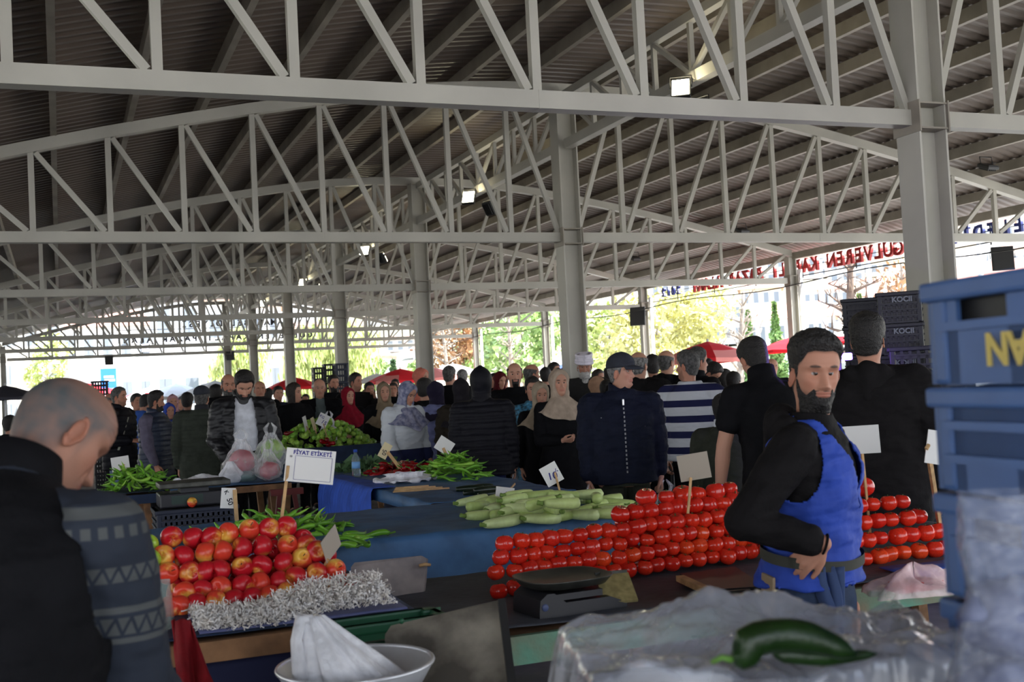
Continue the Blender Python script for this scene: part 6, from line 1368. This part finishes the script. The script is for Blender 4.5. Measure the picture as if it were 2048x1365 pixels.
person('man in a dark jacket holding a phone to his ear', 711, 745, 15.8, 15, head=52, res=1, skin=SK1, hair=HAIRB, hth=(.014,.007), stubble=.4, tm=BLK2, hem=.72, inf=.045, bm=BLK, arms=(((.25,.45,-.9),(-.10,.05,1)),'low'), hands=({'curl':.9,'dir':(-.2,0,1),'palm':(-1,.2,0)},.5))
person('smiling woman in a crimson headscarf and black coat', 696, 774, 14.6, 18, head=30, fem=True, res=1, skin=SK2, top='coat', tm=BLK, hem=.35, inf=.05, bm=BLK, scarf={'m':REDS,'seed':6,'drape':.28}, arms=('down','bent'), hands=(.5,.6))
person('bald older man in a dark jacket and grey-green jumper facing forward', 638, 757, 14.8, 4, head=6, pitch=6, res=1, old=True, skin=SK2, hair=HAIRW, bald=1., hth=(.001,.003), top='jacket', tm=BLK, hem=.74, inf=.045, bm=BLK, open_=(.10,.08,.05), shirt=cloth('grey_green_jumper', (.36,.40,.40)), girth=1.06)
person('bearded man behind the bald older man, by the dark crates', 666, 749, 17.6, 12, head=24, res=2, skin=SK1, hair=HAIRB, hth=(.022,.01), beard={'th':.009}, tm=BLK, hem=.7, inf=.04, bm=BLK)
person('woman with dark hair in a black coat lifting a bagged cabbage', 589, 766, 14.4, 25, head=62, fem=True, res=1, skin=SK2, hair=HAIRBR, hth=(.016,.014), longhair=True, top='coat', tm=BLK, hem=.45, inf=.045, bm=BLK, arms=(((.1,.4,-.8),(.2,.7,.35)),'down'), hands=(1.,.5))
person('bald man behind the black leather jacket', 519, 761, 15.8, 5, head=8, res=2, skin=SK1, hair=HAIRS, bald=.9, hth=(.002,.004), tm=BLK, hem=.7, inf=.045, bm=BLK)
def young_x(G):
    b = MB(); r = np.random.default_rng(2)
    for k in range(11):
        if k not in (1, 5, 9): b.box((.05-.010*k, .1345, 1.27+.001*k), (.005, .002, r.uniform(.010,.018) if 0 < k < 10 else .006))
    b.build('chest_print', INKK, G['root'])
person('young man in an open black leather jacket and white T-shirt, looking down at his bags', 487, 742, 10.4, 6, head=10, pitch=34, lean=3, res=0, skin=SK2, hair=HAIRB, hth=(.026,.010), beard={'th':.005}, stubble=.5, top='leather_jacket', tm=LEA, hem=.80, inf=.042, tnoise=.009, bm=BLK, open_=(.11,.10,.075), shirt=WSH, arms=(((.22,.10,-1),(-.25,.62,-.70)),((.22,.12,-1),(-.30,.62,-.62))), hands=({'curl':1.2,'palm':(-.6,0,-.8)},{'curl':1.2,'palm':(-.6,0,-.8)}), collar=LEA, extra=young_x, vox=.008)
person('grey-bearded man with receding hair behind the black leather jacket', 456, 747, 13.4, 8, head=12, pitch=8, res=1, skin=SK1, hair=HAIRS, bald=.6, hth=(.004,.006), beard={'th':.008,'m':HAIRS}, tm=BLK, hem=.7, inf=.045, bm=BLK)
person('man in a flat cap and dark green quilted coat, back turned', 403, 771, 12.2, 172, head=160, res=1, old=True, skin=SK2, hair=HAIRS, hth=(.010,.007), cap='flat', top='quilted_coat', tm=OLVD, hem=.62, inf=.055, puff=.045, tnoise=.006, bm=BLK, collar=GRYD, girth=1.14, arms=('down','low'))
person('man with a black beard in a navy padded vest and grey jumper', 312, 780, 12.8, 62, head=84, pitch=6, res=1, skin=SK1, hair=HAIRB, hth=(.022,.008), beard={'th':.010}, top='jumper', tm=cloth('mauve_grey_jumper', (.38,.36,.43)), hem=.8, inf=.03, bm=BLK, arms=('down',((.1,.1,-1),(0,.35,-.9))), extra=lambda G: G['garment']('padded_vest', PUFN, .70, .062, 0, .004, .06, armhole=True), collar=PUFN)
person('man in a black jacket and pale jeans carrying a bag on his shoulder', 238, 773, 13.8, 58, head=62, res=1, skin=SK1, hair=HAIRS, hth=(.010,.006), stubble=.4, tm=PUF, hem=.74, inf=.055, puff=.07, bm=DENL, collar=PUF, arms=('down','bent'), extra=lambda G: (lambda b: b.build('bag_strap', mat('pale_strap', lin((.6,.6,.55)), .7), G['root']))(MB().bar(G['bend'](np.array([.06,.155,1.37])), np.array([.235,.12,.98]), .03, .008)))
person('white-bearded man in a white turban and black cloak by the third column', 1167, 703, 13.4, 4, head=2, pitch=10, old=True, res=1, skin=SK3, hair=HAIRW, hth=(.004,.004), beard={'th':.012,'long':.05,'m':HAIRW}, cap='turban', top='cloak', tm=cloth('black_cloak', (.17,.17,.17)), hem=.25, inf=.05, bm=BLK)
person('woman in a tan headscarf right behind the beige headscarf woman', 1196, 753, 12.6, 120, head=110, fem=True, res=2, tm=BLK, hem=.5, inf=.04, bm=BLK, skirt=True, scarf={'m':cloth('tan_scarf', (.66,.52,.42)),'seed':9})
person('dark-haired person in black left of the navy zip jacket', 1214, 758, 11.4, 170, fem=True, res=2, hair=HAIRB, hth=(.03,.02), tm=BLK, hem=.7, inf=.04, bm=BLK)
person('grey-haired man in a black hooded parka behind the capped man', 1276, 702, 10.4, 160, head=150, res=1, old=True, skin=SK2, hair=HAIRG, bald=.35, hth=(.008,.008), tm=BLK2, hem=.65, inf=.06, tnoise=.012, bm=BLK, hood=True, girth=1.08)
person('shaven-headed man between the black parka and the striped jumper', 1332, 699, 11.9, 150, head=140, res=1, skin=SK2, hair=HAIRS, bald=1., hth=(.001,.002), tm=BLK, hem=.7, inf=.045, bm=BLK, hood=True)
person('grey-templed man in black right behind the striped jumper', 1394, 693, 10.5, 130, head=120, res=1, skin=SK1, hair=HAIRS, hth=(.020,.010), tm=BLK, hem=.7, inf=.045, bm=BLK, collar=BLK)
person('dark-haired man bowing his head behind the striped jumper', 1424, 724, 12.4, 60, head=70, pitch=35, lean=12, res=2, skin=SK2, hair=HAIRB, hth=(.018,.010), tm=BLK, hem=.7, inf=.04, bm=BLK)
person('man with dark hair far behind the beige headscarf', 1108, 724, 17.5, 60, head=50, res=2, skin=SK2, hair=HAIRB, hth=(.020,.010), tm=NVY, hem=.7, inf=.04, bm=BLK)
person('woman in a wine red headscarf between hooded person and goatee man', 1000, 744, 16.5, 30, head=35, pitch=15, fem=True, res=2, skin=SK2, tm=REDD, hem=.5, inf=.04, bm=BLK, scarf={'m':REDD,'seed':2})
person('man in a bright blue jacket behind the vest man', 292, 789, 15.4, 150, head=130, pitch=15, lean=10, res=2, skin=SK2, hair=HAIRB, hth=(.022,.010), tm=BLUEJ, hem=.7, inf=.045, bm=BLK)
# --- the rest of the crowd, far off
FARL = [(222,785,17,'hairless man in dark grey at the left behind the black jacket',HAIRS,GRYD,60,1),(273,786,16.5,'man with dark hair and scarf left of the vest man',HAIRB,GRY_,30,0),(345,789,17,'woman in a pale pink headscarf left of the flat cap',PINKS,BLK,10,2),(362,793,19,'woman in a pale grey headscarf left of the flat cap',GRY_,BLK,-10,2),(374,784,15.5,'dark-haired man just left of the flat cap',HAIRB,BLK,160,0),(431,768,14.6,'dark-haired man between the flat cap and the grey beard',HAIRB,BLK,150,0),(338,806,15,'woman with a blue headscarf behind the vest man shoulder',cloth('blue_scarf', (.22,.32,.68)),BLK2,20,2),
 (556,772,18,'man with a dark cap of hair right of the leather jacket',HAIRB,NVY,10,0),(611,788,24,'far shopper with red hair band left of the bald older man',HAIRBR,REDD,0,0),(601,793,26,'far shopper in white left of the bald older man',HAIRB,GRY_,10,0),(738,764,18,'man with dark hair right of the phone caller',HAIRB,BLK,30,0),(731,778,22,'far woman in a brown headscarf right of the phone caller',KHK,BLK,0,2),(786,765,20,'far man right of the khaki headscarf',HAIRBR,BLK,10,0),(800,773,22,'far woman in black headscarf left of the patterned headscarf',BLS,BLK,0,2),
 (790,758,24,'far man with pale face behind the khaki headscarf',HAIRB,GRYD,0,0),(924,738,19,'far man with grey hair left of the hooded person',HAIRG,BLK,170,0),(987,746,20,'far man right of the hood, dark hair',HAIRB,BLK,20,0),(1090,734,17,'dark-haired man behind the girl in pale beige headscarf',HAIRB,BLK,170,0),(1131,733,19,'far man with black hair over the beige headscarf',HAIRB,BLK,150,0),(1196,738,16,'far shopper with dark hair right of the turban',HAIRBR,BLK,60,0),(1218,733,17,'far shopper in black hood left of the cap',HAIRB,BLK,150,0),
 (1304,708,13,'dark-hooded shopper between the grey-haired and the shaven man',HAIRB,BLK,170,0),(1413,716,14,'far man with black hair under the red umbrella',HAIRB,BLK,150,0),(1448,738,13,'woman with long black hair under the red umbrella',HAIRB,BLK,170,3),(1466,742,12,'black-haired shopper left of the black T-shirt',HAIRB,BLK,160,0),(1543,716,15,'far bald man right of the black T-shirt',HAIRS,BLK,20,1),(20,830,13,'person in black cut off by the left edge, above the bald man back',HAIRB,BLK,120,0),(1008,752,22,'far shopper in a white jacket left of the goatee man',HAIRB,WSH,150,0),(680,766,23,'far man between the bearded man and the crimson headscarf',HAIRB,BLK,0,0),(536,776,20,'far man with dark hair right of the bald man behind the leather jacket',HAIRB,BLK,160,0)]
for px, py, z, l, hm_, cl, tn, kd in FARL:
    if kd == 2: person(l, px, py, z, tn, head=tn, fem=True, res=2, skin=SK2, tm=cl, hem=.5, inf=.04, bm=BLK, scarf={'m':hm_,'seed':px}, group='distant shoppers')
    else: person(l, px, py, z, tn, head=tn+rng.uniform(-15,15), res=2, skin=[SK1,SK2,SK3][px % 3], hair=hm_, bald=(1. if kd == 1 else 0), hth=((.001,.002) if kd == 1 else (.020,.012)), longhair=(kd == 3), fem=(kd == 3), tm=cl, hem=.7, inf=.042, bm=BLK, group='distant shoppers')
# things they carry
def by(lbl): return next(G for G in PEOPLE if lbl in G['root']['label'])
def handpos(G, i, d=.09): return G['world'](G['Wr'][i]+d*nrm(G['FA'][i]))
G = by('charcoal baseball cap'); hp0 = handpos(G, 0)     # image right hand of a person facing us is his left (index 0)
bag('clear carrier bag of green vegetables hanging from the capped man hand', hp0+[.02,-.02,-.02], .30, .31, FILM, .2, 51); lump('green_vegetables', 'green vegetables inside the capped man clear bag', 'vegetables', hp0+[.02,-.02,-.205], (.105,.075,.095), GREENV, 11, .2, 4); lump('orange_fruit', 'pale orange fruit beside the greens in the capped man bag', 'fruit', hp0+[.095,-.06,-.17], (.035,.035,.04), mat('orange_fruit', lin((.72,.48,.30)), .5), 3, .06)
hp1 = handpos(G, 1); bag('thin clear bag hanging from the capped man other hand', hp1+[0,-.02,-.02], .16, .3, FILM, .1, 53, .2)
G = by('printed jacket'); bag('white bag hanging from the printed jacket sleeve', handpos(by('young woman with short dark'), 1)+[0,0,-.02], .16, .26, FILMW, .1, 55)
G = by('lifting a bagged'); hp = handpos(G, 0); bag('thin bag with a pale cabbage held up by the dark-haired woman', hp+[0,-.02,.0], .24, .30, FILMW, .2, 57); lump('cabbage', 'pale cabbage in the bag held up by the dark-haired woman', 'cabbage', hp+[0,-.02,-.19], (.085,.085,.095), CABB, 15, .06)
G = by('bare arm hanging'); bag('small clear bag in the hand of the man in the black T-shirt', handpos(G, 0)+[.01,-.01,-.02], .15, .20, FILM, .1, 59, .2)
b = MB(); Gp = by('holding a phone'); hp = handpos(Gp, 0, .05); b.box((0,0,0), (.012,.075,.15), bev=.005); tag(b.build('phone', DARKM, None, hp), 'black phone at the ear of the man in the dark jacket', 'phone')
# ============================================================ light
EXPOSURE = 0.42
w = bpy.data.worlds.new('sky'); SC.world = w; w.use_nodes = True
nt = w.node_tree; bg = nt.nodes['Background']
tc = nt.nodes.new('ShaderNodeTexCoord'); sx = nt.nodes.new('ShaderNodeSeparateXYZ'); cr = nt.nodes.new('ShaderNodeValToRGB')
nt.links.new(tc.outputs['Generated'], sx.inputs[0]); nt.links.new(sx.outputs['Z'], cr.inputs['Fac']); nt.links.new(cr.outputs['Color'], bg.inputs['Color'])
cr.color_ramp.elements[0].position = .0; cr.color_ramp.elements[0].color = (.95,.97,1,1); cr.color_ramp.elements[1].position = .6; cr.color_ramp.elements[1].color = (.55,.72,1,1)
bg.inputs['Strength'].default_value = 2.8
sun = bpy.data.lights.new('sun', 'SUN'); sun.energy = 19; sun.angle = .01; sun.color = (1,.95,.87)
so_ = link('sun', sun); d_ = nrm((-.62, .25, -.80)); so_.rotation_euler = Vector(d_).to_track_quat('-Z', 'Y').to_euler()
# ============================================================ camera and render look
cam = bpy.data.cameras.new('camera'); co = bpy.data.objects.new('camera', cam); COL.objects.link(co)
M = Matrix(((RT[0], UP[0], -FW[0], 0), (RT[1], UP[1], -FW[1], 0), (RT[2], UP[2], -FW[2], EYE), (0,0,0,1)))
co.matrix_world = M; cam.sensor_width = 36; cam.lens = CAM_F/2048*36; cam.clip_end = 2000; cam.clip_start = .05
cam.dof.use_dof = True; cam.dof.focus_distance = 6.5; cam.dof.aperture_fstop = 5.6
SC.camera = co
SC.view_settings.view_transform = 'Standard'; SC.view_settings.look = 'None'; SC.view_settings.gamma = 1; SC.view_settings.use_curve_mapping = False
SC.view_settings.exposure = EXPOSURE
SC.cycles.max_bounces = 8; SC.cycles.diffuse_bounces = 4; SC.cycles.glossy_bounces = 3; SC.cycles.transmission_bounces = 6; SC.cycles.transparent_max_bounces = 12
SC.cycles.caustics_reflective = False; SC.cycles.caustics_refractive = False; SC.cycles.sample_clamp_indirect = 6
SC.cycles.use_denoising = True
flush()
